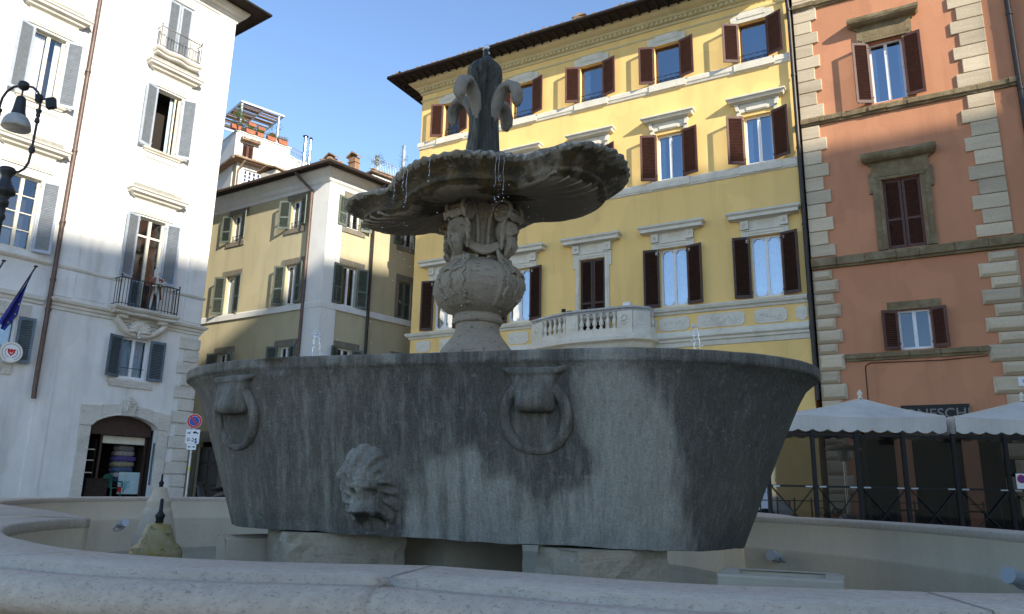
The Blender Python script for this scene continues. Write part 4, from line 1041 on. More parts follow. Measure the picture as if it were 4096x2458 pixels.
    for i, (u, z, lab) in enumerate(((-4.6, 21.55, 'terracotta box hung on the terrace railing under the pergola roof'), (-4.0, 21.45, 'second terracotta box hung on the terrace railing nearer the middle'), (-3.3, 21.35, 'round terracotta pot hung on the terrace railing right of the boxes'))):
        b = MB(); b.prism([(-.2, 0), (.2, 0), (.24, .2), (-.24, .2)], 'y', -.1, .1) if i < 2 else b.lathe([(.08, 0), (.13, .16), (.15, .16), (.15, .2)], 12)
        po = b.build('railing_pot', M['terracotta'], None, Tw(u, -.25, z), az_rz(azT)); tag(po, lab, 'pot')
    g = MB()
    for z in (21.2, 21.5): g.tube([(-5.3, .45, z), (-2.3, .45, z)], .018, 5)
    for k in range(22): g.tube([(-5.3 + 3.0 * k / 21, .45, zt), (-5.3 + 3.0 * k / 21, .45, 21.5)], .01, 4)
    go = g.build('terrace_railing', M['iron'], None, oT, az_rz(azT)); tag(go, 'thin dark railing behind the planters on the roof terrace', 'railing')
    for i, (u, y, z, s, lab) in enumerate(((-5.55, -.2, 21.9, .42, 'green climbing shrub beside the left pergola post'), (-3.0, .5, 21.75, .50, 'leafy shrub around the right pergola post'), (-2.25, .8, 21.55, .55, 'loose grey green shrub at the right end of the roof terrace'))):
        po = empty('shrub', Tw(u, -y, zt), az_rz(azT)); tag(po, lab, 'shrub')
        l = MB()
        for q in range(7): leafball(l, (rn.uniform(-.3, .3), rn.uniform(-.3, .3), z - zt + rn.uniform(-.5, .4)), s * .5, 70, .055, rn)
        l.build('leaves', M['leaf'] if i < 2 else M['leafdry'], po)
        t = MB()
        for q in range(5): t.tube([(0, 0, 0), (rn.uniform(-.1, .1), rn.uniform(-.1, .1), .5), (rn.uniform(-.35, .35), rn.uniform(-.3, .3), z - zt + rn.uniform(-.1, .4))], [.025, .018, .006], 5)
        t.build('stems', M['bark'], po)
    # flues
    for u, z1_, r_, cap, lab in ((-1.28, 22.05, .10, 0, 'dull steel flue with a flat cap beside the roof terrace'), (-.92, 22.0, .085, 1, 'shiny steel flue with a ball cowl, right of the dull flue')):
        po = empty('flue', Tw(u, .0, 16.5), az_rz(azT)); tag(po, lab, 'flue')
        b = MB(); b.tube([(0, 0, 0), (0, 0, z1_ - 16.5 - .15)], r_, 14); b.build('pipe', M['steel'], po)
        c = MB(); c.lathe([(.02, 0), (r_ * 1.7, .02), (r_ * 1.7, .06), (.02, .09)], 14, (0, 0)) if not cap else c.sphere((0, 0, .05), r_ * 1.25, 12, 8)
        c.build('cowl', M['black'], po, (0, 0, z1_ - 16.5 - .12))
    # small annex and railing between terrace and flues
    an = MB(); an.box(-2.2, -.7, .1, 3, 14, 20.35); tile_row(an, (-2.2, .05, 20.4), (-.7, .05, 20.0), 8, .09, .6, 0, .2, .02, 3)
    F.put(an, 'annex', M['bwhite'])
    g = MB()
    for z in (20.75, 21.05): g.tube([(-2.1, .3, z + .1), (-.9, .3, z - .15)], .018, 5)
    for k in range(9): g.tube([(-2.1 + 1.2 * k / 8, .3, 20.3), (-2.1 + 1.2 * k / 8, .3, 21.15 - .25 * k / 8)], .012, 4)
    F.put(g, 'annex_railing', M['irongrey'])
    # ---- rear terrace seen between the corner house and the yellow palazzo
    azR = 44.; oR = Vector((-6, 48, 0))
    root2 = empty('rear_terrace_house', oR, az_rz(azR)); tag(root2, 'far tiled house with a railed roof terrace, between the ochre and yellow buildings', 'building')
    F2 = Face(root2); w = MB(); wall(w, -4.35, 4, 10, 20.35, []); w.box(-4.35, -4.33, .001, 6, 10, 20.35); w.face([(-4.35, 0, 20.35), (4, 0, 20.35), (4, 6, 20.35), (-4.35, 6, 20.35)], 0); F2.put(w, 'wall', M['bwhite'])
    r = MB(); r.box(-4.55, 4, -.25, 6, 20.4, 20.5); tile_row(r, (-4.55, -.3, 20.5), (4, -.3, 20.5), 40, .09, .5, 0, .25, .02, 6); F2.put(r, 'roof', M['tile'])
    g = MB()
    for z in (20.75, 21.5): g.tube([(-4.3, .2, z), (4, .2, z)], .022, 5)
    for k in range(64): g.tube([(-4.3 + 8.3 * k / 63, .2, 20.5), (-4.3 + 8.3 * k / 63, .2, 21.5)], .012, 4)
    F2.put(g, 'railing', M['galv'])
    for i, (u, z, lab) in enumerate(((-3.85, 21.9, 'short grey post with a climbing vine on the far roof terrace'), (-1.75, 23.3, 'taller grey post with a climbing vine on the far roof terrace'))):
        po = empty('vine_post', oR + Vector((sin(radians(azR)), cos(radians(azR)), 0)) * u, az_rz(azR)); tag(po, lab, 'post')
        b = MB(); b.box(-.09, .09, .25, .43, 20.4, z); b.build('post', M['galv'], po)
        l = MB()
        for q in range(8): leafball(l, (rn.uniform(-.35, .35), .2, 20.9 + (z - 20.9) * rn.random()), .22, 26, .07, rn)
        l.build('vine', M['leaf'], po)
    l = MB()
    for q in range(16): leafball(l, (-4.6 + q * .22 + rn.uniform(-.1, .1), .1, 21.1 + rn.uniform(-.3, .4)), .18, 16, .06, rn)
    lo = l.build('climbing_plant', M['leafdry'], None, oR, az_rz(azR)); tag(lo, 'straggly climbing plant along the far terrace railing', 'plant')
build_terrace()
# ------------------------------------------------------------------ FOUNTAIN
M['basin'] = stone('basin_travertine', (.46, .385, .295), (.53, .445, .35), (.36, .30, .235), 2.4, .35, (.6, .6, 1.6), True, .8, .55, 150, (.30, .40))
M['render'] = plaster('basin_render', (.62, .515, .36), (.50, .415, .295), .6, .5, .7, .2)
M['pier'] = stone('tufa_pier', (.50, .41, .285), (.40, .325, .225), (.44, .355, .245), 2.4, .8, (.45, .45, 2.6), True, .9, .5, 60, (.24, .34))
M['carved'] = stone('carved_travertine', (.36, .295, .215), (.275, .23, .17), (.20, .165, .12), 2.6, .6, (.7, .7, 2.4), True, .8, .4)
M['bowlstone'] = stone('bowl_stone', (.27, .235, .18), (.19, .165, .12), (.11, .085, .05), 3, .7, (1, 1, 1), True, .6, .4)
M['leafstone'] = stone('pale_leaf_stone', (.36, .315, .25), (.27, .235, .19), (.15, .13, .10), 7, .9, (1, 1, 1), False)
M['mortar'] = plain('dirty_mortar', (.20, .17, .14), .95)
M['concrete'] = plaster('pale_concrete', (.50, .415, .30), (.40, .33, .235), .4, .4, .8, .15)
M['pipegrey'] = plain('grey_fitting', (.42, .43, .44), .4, .5, .2)
def granite_mat():
    t = NT('weathered_granite')
    at = t.n('ShaderNodeAttribute'); at.attribute_name = 'stain'
    sp = t.n('ShaderNodeSeparateColor'); t.l(at.outputs['Color'], sp.inputs[0])
    base = t.mix(t.ramp(t.noise(3, 6, .65, (1, 1, .5)), .35, .7), (.083, .074, .058), (.150, .134, .104))
    base = t.mix(t.ramp(t.noise(170, 2, .6), .56, .74), base, (.21, .195, .17))
    base = t.mix(t.ramp(t.noise(140, 2, .6, (1.1, .9, 1)), .56, .72), base, (.035, .037, .036))
    lime = t.mix(t.ramp(t.noise(5, 6, .7, (2.2, 2.2, .35)), .3, .7), (.27, .252, .208), (.36, .335, .28))
    n = t.noise(3.2, 8, .72, (3.5, 3.5, .28))
    ad = t.n('ShaderNodeMath', operation='MULTIPLY_ADD'); t.l(n, ad.inputs[0]); ad.inputs[1].default_value = 1.0; t.l(sp.outputs[0], ad.inputs[2])
    c = t.mix(t.ramp(ad.outputs[0], .60, 1.12), base, lime)
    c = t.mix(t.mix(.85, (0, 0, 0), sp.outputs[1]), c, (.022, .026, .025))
    s2 = t.ramp(t.noise(34, 6, .75, (1.5, 1.5, .10)), .46, .60)
    c = t.mix(t.mix(.45, (0, 0, 0), s2), c, t.mix(1.0, c, (.55, .57, .58), 'MULTIPLY'))
    fk = t.ramp(t.noise(11, 7, .75, (1, 1, 1.6)), .60, .66)
    c = t.mix(t.mix(.35, (0, 0, 0), fk), c, (.33, .32, .28))
    # fine rain streaks
    st = t.ramp(t.noise(16, 6, .75, (1.8, 1.8, .055)), .52, .74)
    c = t.mix(t.mix(.36, (0, 0, 0), st), c, (.30, .31, .29))
    g = t.noise(75, 4, .75); c = t.mix(.45, c, t.mix(1.0, c, t.ramp(g, .3, .7, (.45, .45, .45), (1.5, 1.5, 1.5)), 'MULTIPLY'))
    h = t.mix(.5, t.noise(26, 8, .75), t.noise(5, 8, .7))
    t.bump(h, .9, .03)
    return t.fin(c, .78, .3)
M['granite'] = granite_mat()
def moss_mat():
    t = NT('mossy_bronze_stone')
    c = t.mix(t.ramp(t.noise(7, 6, .7, (2, 2, .35)), .3, .7), (.020, .021, .013), (.078, .072, .046))
    c = t.mix(t.ramp(t.noise(3.5, 7, .7, (2.4, 2.4, .35)), .54, .68), c, (.20, .20, .16))
    c = t.mix(t.ramp(t.noise(4, 4, .6, (1.5, 1.5, .4)), .62, .74), c, (.075, .06, .012))
    t.bump(t.noise(22, 8, .75, (1.5, 1.5, .3)), 1., .04)
    return t.fin(c, .38, .5)
M['moss'] = moss_mat()
def wet_mat():
    t = NT('wet_yellow_limescale')
    c = t.mix(t.ramp(t.noise(6, 6, .7), .4, .62), (.36, .30, .15), (.30, .205, .03))
    c = t.mix(t.ramp(t.noise(26, 4, .7), .60, .68), c, (.05, .045, .02))
    t.bump(t.noise(18, 7, .7), 1., .03)
    return t.fin(c, .18, .6)
M['wet'] = wet_mat()

yawT = -.272
cT = Vector((-.243, 6.718, 0))
fountain = empty('fountain', cT, yawT)
tag(fountain, 'granite bathtub fountain with ring handles and a scalloped upper bowl in the square', 'fountain')
def w2l(p): # world to fountain-local
    d = Vector(p) - cT; c, s = cos(-yawT), sin(-yawT)
    return Vector((d.x * c - d.y * s, d.x * s + d.y * c, d.z))

# ---- tub
SB = [(0, 0), (.02, .015), (.3, .26), (.6, .53), (.8, .72), (.88, .82), (.925, .93), (.938, .985), (1, 1)]
def interp(T, s):
    for (a, b), (c, d) in zip(T, T[1:]):
        if s <= c: return b + (d - b) * (s - a) / (c - a)
    return T[-1][1]
def tdims(b): return 2.166 + .634 * b, 1.1 + .26 * b, 1.003 + .721 * b
ZT = 1.954
def zbot(x): return .648 - .016 * x
def front(x, s, off=0.):
    def P(x, s):
        a, b, q = tdims(interp(SB, s)); e = max(0, (abs(x) - (a - q)) / q)
        return Vector((x, -b * sqrt(max(0, 1 - e * e)), zbot(x) + (ZT - zbot(x)) * s))
    p = P(x, s)
    if off:
        n = (P(x + .01, s) - P(x - .01, s)).cross(P(x, min(1, s + .01)) - P(x, max(0, s - .01))).normalized()
        if n.y > 0: n = -n
        p = p + n * off
    return p
def outline(b, da=0.):
    a, w_, q = tdims(b); a += da; w_ += da; pts = []
    n1, n2, nb = 110, 210, 30
    for k in range(n2): pts.append((-(a - q) + 2 * (a - q) * k / n2, -w_))
    for k in range(n1): t = -pi / 2 + pi * k / n1; pts.append((a - q + q * cos(t), w_ * sin(t)))
    for k in range(nb): pts.append(((a - q) - 2 * (a - q) * k / nb, w_))
    for k in range(n1): t = pi / 2 + pi * k / n1; pts.append((-(a - q) + q * cos(t), w_ * sin(t)))
    return pts
def band01(x, a, b, e): return smooth01(a - e, a + e, x) * (1 - smooth01(b - e, b + e, x))
def stain(x, y, s):
    if y > 0: return (.1, .2)
    base_l = .10 + .08 * fbm((x * 1.3, s * .6, 11)) + .16 * max(0, fbm((x * 6, s * .35, 21)))
    n1 = fbm((x * 2.2, s * 2.2, 1.3)); n2 = fbm((x * 9, s * 1.0, 4.)); n3 = fbm((x * 4.5, s * 5, 7.))
    lt = band01(x + .22 * n1 + .08 * n2 + .10 * (s - .5), 1.12, 1.78 - .25 * smooth01(.55, 1., s), .14) * (.50 + .45 * n1 + .25 * n2)
    edge = .37 + .10 * n3 + .09 * sin(x * 4.2 + 1) + .10 * n1
    low = (1 - smooth01(edge - .05, edge + .08, s)) * band01(x + .1 * n1, -.22, 1.3, .08) * (.46 + .5 * n2 + .3 * n1)
    lt = max(lt, low)
    for xc, wd, am in ((-1.02, .035, .32), (-.86, .05, .26), (-1.18, .03, .2), (-.70, .04, .18), (-1.35, .04, .12), (2.2, .02, .25), (2.05, .02, .22), (-2.0, .05, .1)):
        lt = max(lt, am * math.exp(-((x - xc - .05 * n1 - .10 * (1 - s) * (1 if xc > 1.9 else .3)) / wd) ** 2) * (.7 + .6 * n2))
    lt = max(lt, .30 * band01(x, -.78, -.2, .08) * band01(s, .05, .47, .06) * (.8 + .8 * n2))
    if s > .945: lt = max(lt, .16 + .5 * max(0, n3))
    dk = .50 * smooth01(1.55 + .3 * n1, 2.05, x) * (.6 + .8 * n2)
    dk = max(dk, .50 * band01(x, .86, 1.16, .08) * smooth01(.3, .6, s) * (.8 + .9 * n2))
    dk = max(dk, .6 * band01(x + .1 * (s - .1), .30, .55, .05) * (1 - smooth01(.18, .30, s)) * (.6 + n2))
    dk = max(dk, .22 * band01(x, -.2, .5, .2) * smooth01(.35, .6, s))
    if lt > .25 and s < .9: dk *= .5
    lt = max(lt, base_l * (1 - smooth01(1.5, 1.9, x)))
    return (max(0, min(1, lt)), max(0, min(1, dk)))
def add_stain_shade(me, fn):
    ca = me.color_attributes.new('stain', 'FLOAT_COLOR', 'POINT')
    buf = []
    for v in me.vertices:
        a, b = fn(v.co); buf += [a, b, 0, 1]
    ca.data.foreach_set('color', buf)
tub_mb = MB(); rows = []
slist = [0, .008, .02, .04] + [.07 + .03 * k for k in range(28)] + [.90, .915, .925, .932, .936, .940, .955, .975, .99]
for s in slist:
    o = outline(interp(SB, s)); r = []
    for x, y in o:
        zb = zbot(x); ch = 0
        if s < .05: ch = .022 * fbm((x * 4, y * 4, 2.)) + .03 * max(0, fbm((x * 1.6, y * 1.6, 9.)))
        if .93 < s: ch = .010 * fbm((x * 7, y * 7, s * 9)) - .03 * max(0, fbm((x * 2.1, y * 2.1, 5.)) - .22)
        z = zb + (ZT - zb) * s + (ch if s < .05 else .4 * ch)
        d = .012 * fbm((x * 2.5, y * 2.5, z * 2.5)) + .004 * fbm((x * 14, y * 14, z * 14)) + (ch if s > .93 else 0)
        # chipped notch of the rim near the left third, worn dents
        if y < 0 and s > .90:
            nt_ = math.exp(-((x + 1.28) / .10) ** 2) * smooth01(.9, .95, s) * (1 - .4 * smooth01(.97, 1, s)); d -= .10 * nt_
        l = sqrt(x * x + y * y); r.append((x + x / l * d * .5, y + (y / l) * d, z))
    rows.append(r)
def rim_row(da, z): return [(x, y, z + .006 * fbm((x * 5, y * 5, 0))) for x, y in outline(1, da)]
rows += [rim_row(-.006, ZT - .004), rim_row(-.03, ZT + .003), rim_row(-.20, ZT), rim_row(-.24, ZT - .03), rim_row(-.34, ZT - .5), rim_row(-.55, ZT - 1.0)]
tub_mb.grid(rows, 0, True, close_u=True)
tub_mb.face([p for p in rows[0]][::-1], 0); tub_mb.face(rows[-1], 0)
tub = tub_mb.build('tub', M['granite'], fountain)
add_stain_shade(tub.data, lambda c: stain(c.x, c.y, (c.z - zbot(c.x)) / (ZT - zbot(c.x))))
wt = MB(); wt.face([(x, y, ZT - .16) for x, y in outline(1, -.26)]); 
M['water'] = glass('pool_water', .05, (.55, .62, .58), (.9, .95, 1), .02, .15)
wt.build('tub_water', M['water'], tub)

def ring_handle(xc):
    ob = MB(); rows = []
    n = 64
    worn = 1.0
    for k in range(n):
        t = 2 * pi * k / n; row = []
        for j in range(12):
            p = 2 * pi * j / 12; rr = .042 * (1 - .35 * max(0, -sin(t)) ** 4)
            rad = .222 + rr * cos(p); dz = rad * sin(t) * 1.06; dx = rad * cos(t)
            wear = .012 * fbm((cos(t) * 4 + xc, sin(t) * 4, p))
            base = front(xc + dx, .655 + dz / (ZT - .648), .012 - .024 * max(0, -sin(t)) ** 2 + (rr + wear) * sin(p)); row.append(base)
        rows.append(row)
    ob.grid(rows, 0, True, close_u=True, close_v=True)
    ring = ob.build('ring_handle', M['granite'], tub)
    add_stain_shade(ring.data, lambda c: (.16 + .15 * fbm((c.x * 5, c.z * 5, 3)), .0))
    st = MB(); rows = []
    prof = [(.912, .240, .02), (.910, .235, .055), (.892, .228, .066), (.882, .208, .066), (.872, .190, .062), (.85, .176, .078), (.82, .162, .098), (.79, .154, .112), (.77, .150, .126), (.75, .148, .138), (.725, .147, .142), (.705, .143, .132), (.690, .135, .105), (.680, .12, .06), (.684, .11, 0)]
    for s, wd, pr in prof:
        row = []
        for j in range(21):
            u = -1 + 2 * j / 20; edge = 1 - abs(u) ** 7
            row.append(front(xc + u * wd, s + .004 * fbm((u * 3, s * 20, xc)), max(-.02, pr * edge - .004 + .006 * fbm((u * 3 + xc, s * 30, 2)))))
        rows.append(row)
    st.grid(rows, 0, True)
    so_ = st.build('ring_strap', M['granite'], tub)
    add_stain_shade(so_.data, lambda c: (.18 + .15 * fbm((c.x * 5, c.z * 5, 3)), .0))
ring_handle(.79); ring_handle(-1.68)

def lion_head(xc, sc):
    H = ZT - .648
    mb = MB(); rows = []; NX, NZ = 100, 130; hw, hh = .29, .375; kk = .97
    def g(x, z, cx, cz, rx, rz, a): return a * math.exp(-((x - cx) / rx) ** 2 - ((z - cz) / rz) ** 2)
    def relief(x, z):
        x *= kk; z *= kk
        X = x + .10 * z   # head leans
        r = sqrt((X / .235) ** 2 + ((z - .02) / .325) ** 2)
        if r > 1.25: return -.03
        m = max(0, 1 - r ** 2.2) ** .85
        v = .105 * m
        # mane locks: radial ridges
        an = atan2(z - .0, X); lock = (.5 + .5 * sin(an * 15 + 9 * r + 4 * fbm((x * 9, z * 9, 3)))) * smooth01(.45, .8, r)
        v += .07 * lock * m ** .6
        v += g(X, z, -.005, .12, .11, .09, .06)                  # forehead
        v += g(X, z, -.075, .06, .035, .025, .035) + g(X, z, .065, .06, .035, .025, .035)   # brows
        v -= g(X, z, -.07, .015, .026, .018, .055) + g(X, z, .06, .015, .026, .018, .055)   # eyes
        v += g(X, z, -.005, .0, .03, .09, .06)                    # nose bridge
        v += g(X, z, -.005, -.085, .045, .03, .10)                # nose tip
        v += g(X, z, -.065, -.115, .055, .05, .085) + g(X, z, .055, -.115, .055, .05, .085) # muzzle
        v -= g(X, z, .01, -.215, .072, .055, .19)                 # open mouth
        v += g(X, z, .0, -.30, .07, .03, .05)                     # lower lip
        v += g(X, z, .17, .13, .035, .04, .06) + g(X, z, -.17, .14, .035, .04, .06)         # ears
        v *= 1.2; v += .024 * fbm((x * 16, z * 16, 1)) + .014 * fbm((x * 40, z * 40, 2))
        return v - .02
    for i in range(NZ + 1):
        z = -hh + 2 * hh * i / NZ; rows.append([front(xc - hw + 2 * hw * j / NX, max(.012, sc + z / H), relief(-hw + 2 * hw * j / NX, z)) for j in range(NX + 1)])
    mb.grid(rows, 0, True)
    o = mb.build('lion_head', M['granite'], tub)
    add_stain_shade(o.data, lambda c: (.26 + .34 * fbm((c.x * 6, c.z * 1.5, 2)) + .18 * smooth01(xc + .1, xc - .1, c.x), (.75 if (abs(c.x - xc - .02) < .10 and abs(c.z - .755) < .075) else 0)))  # dark channel paints recess shade into the open mouth
lion_head(-.475, .238)

# ---- stem
axW = Vector((-.31, 6.74, 0))
def Rz(a): return Matrix.Rotation(a, 4, 'Z')
mang = [radians(a) for a in (-34, -124, 146, 56)]    # world angles of the carved consoles
axL = w2l(axW); loff = -yawT
def strap(a):
    w = 0
    for m in mang:
        d = abs((a - m + pi) % (2 * pi) - pi); w = max(w, 1 - smooth01(radians(24), radians(27), d))
    return w
def ridge(a, deg):
    w = 0
    for m in mang:
        d = abs(abs((a - m + pi) % (2 * pi) - pi) - radians(deg)); w = max(w, math.exp(-(d / radians(2.4)) ** 2))
    return w
st = MB()
prof = [(.50, 1.2), (.46, 1.75), (.40, 2.0), (.345, 2.16), (.32, 2.21), (.275, 2.27), (.235, 2.32), (.205, 2.37), (.198, 2.42), (.200, 2.445), (.215, 2.45), (.226, 2.475), (.226, 2.50), (.212, 2.515), (.212, 2.53), (.24, 2.545), (.295, 2.585), (.345, 2.64), (.378, 2.69), (.402, 2.74), (.408, 2.80), (.400, 2.85), (.37, 2.91), (.318, 2.96), (.26, 3.0), (.215, 3.02), (.165, 3.05), (.135, 3.08), (.118, 3.14), (.112, 3.2), (.115, 3.3), (.125, 3.36), (.15, 3.42), (.17, 3.48), (.21, 3.56)]
# densify
P2 = []
for (a, b), (c, d) in zip(prof, prof[1:]):
    for k in range(3): P2.append((a + (c - a) * k / 3, b + (d - b) * k / 3))
P2.append(prof[-1])
def stem_r(r, z, a):
    k = 1 + .012 * fbm((cos(a) * 2, sin(a) * 2, z * 3))
    if 2.56 < z < 3.0: r += .018 * strap(a) + .012 * max(ridge(a, 26.), ridge(a, 13.))
    if 3.05 < z: r += .05 * max(0, cos(2 * (a - mang[0]) * 1.0)) ** 2 * 0 + .04 * strap(a)
    return r * k
st.lathe(P2, 200, (0, 0), 0, True, stem_r)
stem = st.build('stem', M['carved'], fountain, (axL.x, axL.y, 0), -yawT)
def rad(a, r, z, t=0.): return Vector((cos(a) * r - sin(a) * t, sin(a) * r + cos(a) * t, z))
for mi, a in enumerate(mang):
    mb = MB(); rn = random.Random(mi)
    # face relief on an ellipsoid
    rows = []; NU, NV = 36, 34
    for i in range(NV + 1):
        ph = -pi / 2 + pi * i / NV; row = []
        for j in range(NU):
            th = 2 * pi * j / NU
            x = cos(ph) * cos(th); y = cos(ph) * sin(th); z = sin(ph)
            d = 0.
            if x > 0:
                def gg(cy_, cz_, ry, rz_, am): return am * math.exp(-((y - cy_) / ry) ** 2 - ((z - cz_) / rz_) ** 2)
                d += gg(0, .02, .13, .30, .24) + gg(0, -.16, .18, .12, .24)            # nose
                d += gg(.32, .34, .26, .10, .20) + gg(-.32, .34, .26, .10, .20)          # brows
                d -= gg(.32, .14, .16, .10, .26) + gg(-.32, .14, .16, .10, .26)          # eyes
                d += gg(.42, -.15, .22, .2, .12) + gg(-.42, -.15, .22, .2, .12)          # cheeks
                d -= gg(0, -.46, .22, .09, .32)                                          # mouth
                d += gg(0, -.34, .30, .06, .10) + gg(0, -.62, .24, .10, .16)             # lip, chin
            d += .06 * fbm((x * 5, y * 5, z * 5 + mi))
            row.append(rad(a, .295 + (x * (1 + d)) * .105, 3.285 + z * .130 * (1 + d * .3), y * .098 * (1 + d * .2)))
        rows.append(row)
    mb.grid(rows, 0, True, close_u=True)
    mk = mb.build('mask', M['carved'], stem)
    hb = MB()
    for k in range(9):
        t = (k - 4) * .022; hb.tube([rad(a, .28, 3.45, t), rad(a, .375, 3.45 - abs(t) * .2, t), rad(a, .40, 3.415, t * 1.2), rad(a, .385, 3.37 + rn.uniform(-.015, .015), t * 1.25)], [.02, .022, .022, .012], 7)
    for sx in (-1, 1):
        for k in range(3): hb.tube([rad(a, .335, 3.36 - .05 * k, sx * .085), rad(a, .325, 3.30 - .06 * k, sx * .112), rad(a, .30, 3.22 - .06 * k, sx * (.095 - .01 * k))], [.018, .022, .012], 6)
    hb.build('hair', M['carved'], mk)
    hb = MB()
    hb.tube([rad(a, .335, 3.21), rad(a, .345, 3.16), rad(a, .325, 3.11), rad(a, .29, 3.05)], [.05, .058, .045, .018], 14)
    for k in range(5):
        t = (k - 2) * .024; hb.tube([rad(a, .375, 3.19, t * .6), rad(a, .385, 3.14, t + .006 * (k % 2)), rad(a, .35, 3.085, t * .9), rad(a, .31, 3.05, t * .5)], [.010, .013, .011, .006], 6)
    hb.build('beard', M['carved'], mk)
    # side scrolls of the console, each in the vertical plane through the stem axis
    rb = MB(); rowsb = []
    for t in (-.085, .085): rowsb.append([rad(a, .305 + .078 * cos(q), 3.455 + .078 * sin(q), t) for q in [2 * pi * j / 20 for j in range(20)]])
    rb.grid(rowsb, 0, True, close_u=True); rb.face(rowsb[0], 0); rb.face(rowsb[-1], 0)
    rb.build('console_roll', M['carved'], stem)
    for sx in (-1, 1):
        vb = MB(); path = []; off = sx * .088
        for r_, z_ in ((.165, 3.03), (.158, 3.12), (.155, 3.22), (.158, 3.32), (.170, 3.41), (.19, 3.475), (.215, 3.51)): path.append(rad(a, r_, z_, off))
        for k in range(40):
            t = k / 39; an = radians(140) - (2 * pi * 1.9) * t; rr = .102 * (1 - t) ** .75 + .010
            path.append(rad(a, .305 + rr * cos(an), 3.455 + rr * sin(an), off))
        vb.tube(path, [.020] * 7 + [.020 - .008 * (k / 39) for k in range(40)], 8)
        vb.sphere(rad(a, .305, 3.455, off + sx * .004), .022, 8, 6)
        vb.build('volute', M['carved'], stem)
    # pleated drape hanging on the bulb
    db = MB()
    for sx in (-1, 0, 1):
        path = []
        for k in range(12):
            z = 2.99 - .36 * k / 11 * (1 if sx else .95); r = interp([(2.58, .295), (2.64, .345), (2.69, .378), (2.74, .402), (2.80, .408), (2.85, .40), (2.91, .37), (2.96, .318), (3.0, .27)], z) + .028
            path.append(rad(a + sx * radians(17) + radians(2.2) * sin(k * 1.9 + sx), r, z))
        db.tube(path, [.011 + .007 * (sin(k * 1.9) ** 2) for k in range(12)], 7)
        for k in range(1, 12, 3): db.sphere(path[k], .013 + .004 * (k % 3), 7, 5)
    pts = [rad(a + radians(q), .40 + .0, 2.86 + .02 * cos(q * .4)) for q in range(-18, 19, 4)]
    db.tube([rad(a + radians(q), interp([(2.80, .408), (2.85, .40), (2.91, .37)], 2.87) + .03, 2.875 - .012 * sin(q * .35)) for q in range(-19, 20, 3)], .016, 6)
    for q in range(5): db.tube([rad(a, .24, 3.12 - .02 * q, (q - 2) * .03), rad(a, .285, 3.02, (q - 2) * .04), rad(a, .30, 2.96, (q - 2) * .045)], [.015, .026, .012], 6)
    db.build('drape', M['carved'], stem)
    # garland to the next console
    a2 = a + pi / 2; gb = MB(); path = []
    for k in range(25):
        t = k / 24; ang = a + (pi / 2) * t; sag = 4 * t * (1 - t)
        path.append(rad(ang, .365 - .15 * sag ** .6, 3.20 - .10 * sag))
    for o_ in (0, .022, -.022): gb.tube([p + Vector((0, 0, o_)) for p in path], [.013 + .012 * sin(pi * k / 24) for k in range(25)], 7)
    gb.build('garland', M['carved'], stem)

# ---- scalloped upper bowl
half = [(1.39, 0), (1.385, .2), (1.32, .40), (1.20, .57), (1.08, .65), (.93, .665), (.78, .62), (.60, .545), (.50, .61), (.41, .68), (.25, .78), (.08, .86), (-.07, .865), (-.25, .82), (-.43, .71), (-.60, .57), (-.66, .47), (-.74, .37), (-.93, .385), (-1.10, .35), (-1.23, .23), (-1.30, .10), (-1.31, 0)]
def polar_table():
    T = []
    for x, y in half: T.append((atan2(y, x), sqrt(x * x + y * y)))
    return T
PT = sorted(polar_table())
def bowlR(t):
    t = (t + pi) % (2 * pi) - pi
    r = interp([(a, b) for a, b in PT], min(abs(t), PT[-1][0])); return r
def bowlRs(t): return sum(bowlR(t + radians(k)) * w for k, w in ((-4, .1), (-2, .2), (0, .4), (2, .2), (4, .1)))
bmb = MB(); rows = []
NT_ = 420
bprof = [(.10, 3.615, 0), (.22, 3.61, 0), (.32, 3.59, .1), (.42, 3.565, .4), (.52, 3.545, .7), (.62, 3.533, 1), (.70, 3.532, 1), (.76, 3.54, 1), (.805, 3.556, .8), (.825, 3.572, .2), (.84, 3.575, 0), (.852, 3.59, 0), (.848, 3.607, 0), (.830, 3.615, 0), (.838, 3.63, 0), (.865, 3.655, 0), (.905, 3.685, 0), (.95, 3.71, 0), (.985, 3.73, 0), (1.0, 3.742, 0), (1.008, 3.758, 0), (.997, 3.770, 0), (.97, 3.768, 0), (.90, 3.735, 0), (.75, 3.66, 0), (.5, 3.64, 0), (.15, 3.63, 0)]
for fr_, z, gd in bprof:
    row = []
    for k in range(NT_):
        t = 2 * pi * k / NT_; Rr = bowlRs(t)
        lobe = Rr
        sc = sin(t * 58 + 2 * sin(2 * t)) * (.5 + .5 * fbm((cos(t) * 2, sin(t) * 2, 8))); edge = smooth01(.93, 1., fr_)
        r = Rr * fr_ * (1 + .010 * edge * sc) + .012 * edge * fbm((cos(t) * 9, sin(t) * 9, fr_ * 6)) 
        zz = z + edge * (.010 * sc + .018 * fbm((cos(t) * 3.2, sin(t) * 3.2, 3)))
        if gd:  # gadroons on the underside
            zz -= gd * .010 * abs(sin(t * 23 + 3 * sin(t * 2))) ** .6
        if .84 <= fr_ <= .853 and z > 3.56 and z < 3.61: r *= 1.008
        # deeper notches between the lobes: the fluted wall is drawn in less than the rim
        zz += .012 * fbm((cos(t) * 5 * fr_, sin(t) * 5 * fr_, z * 6))
        x, y = r * cos(t), r * sin(t)
        row.append((x, y, zz + .08 * x - .055))
    rows.append(row)
bmb.grid(rows, 0, True, close_u=True); bmb.face(rows[0][::-1], 0); bmb.face(rows[-1], 0)
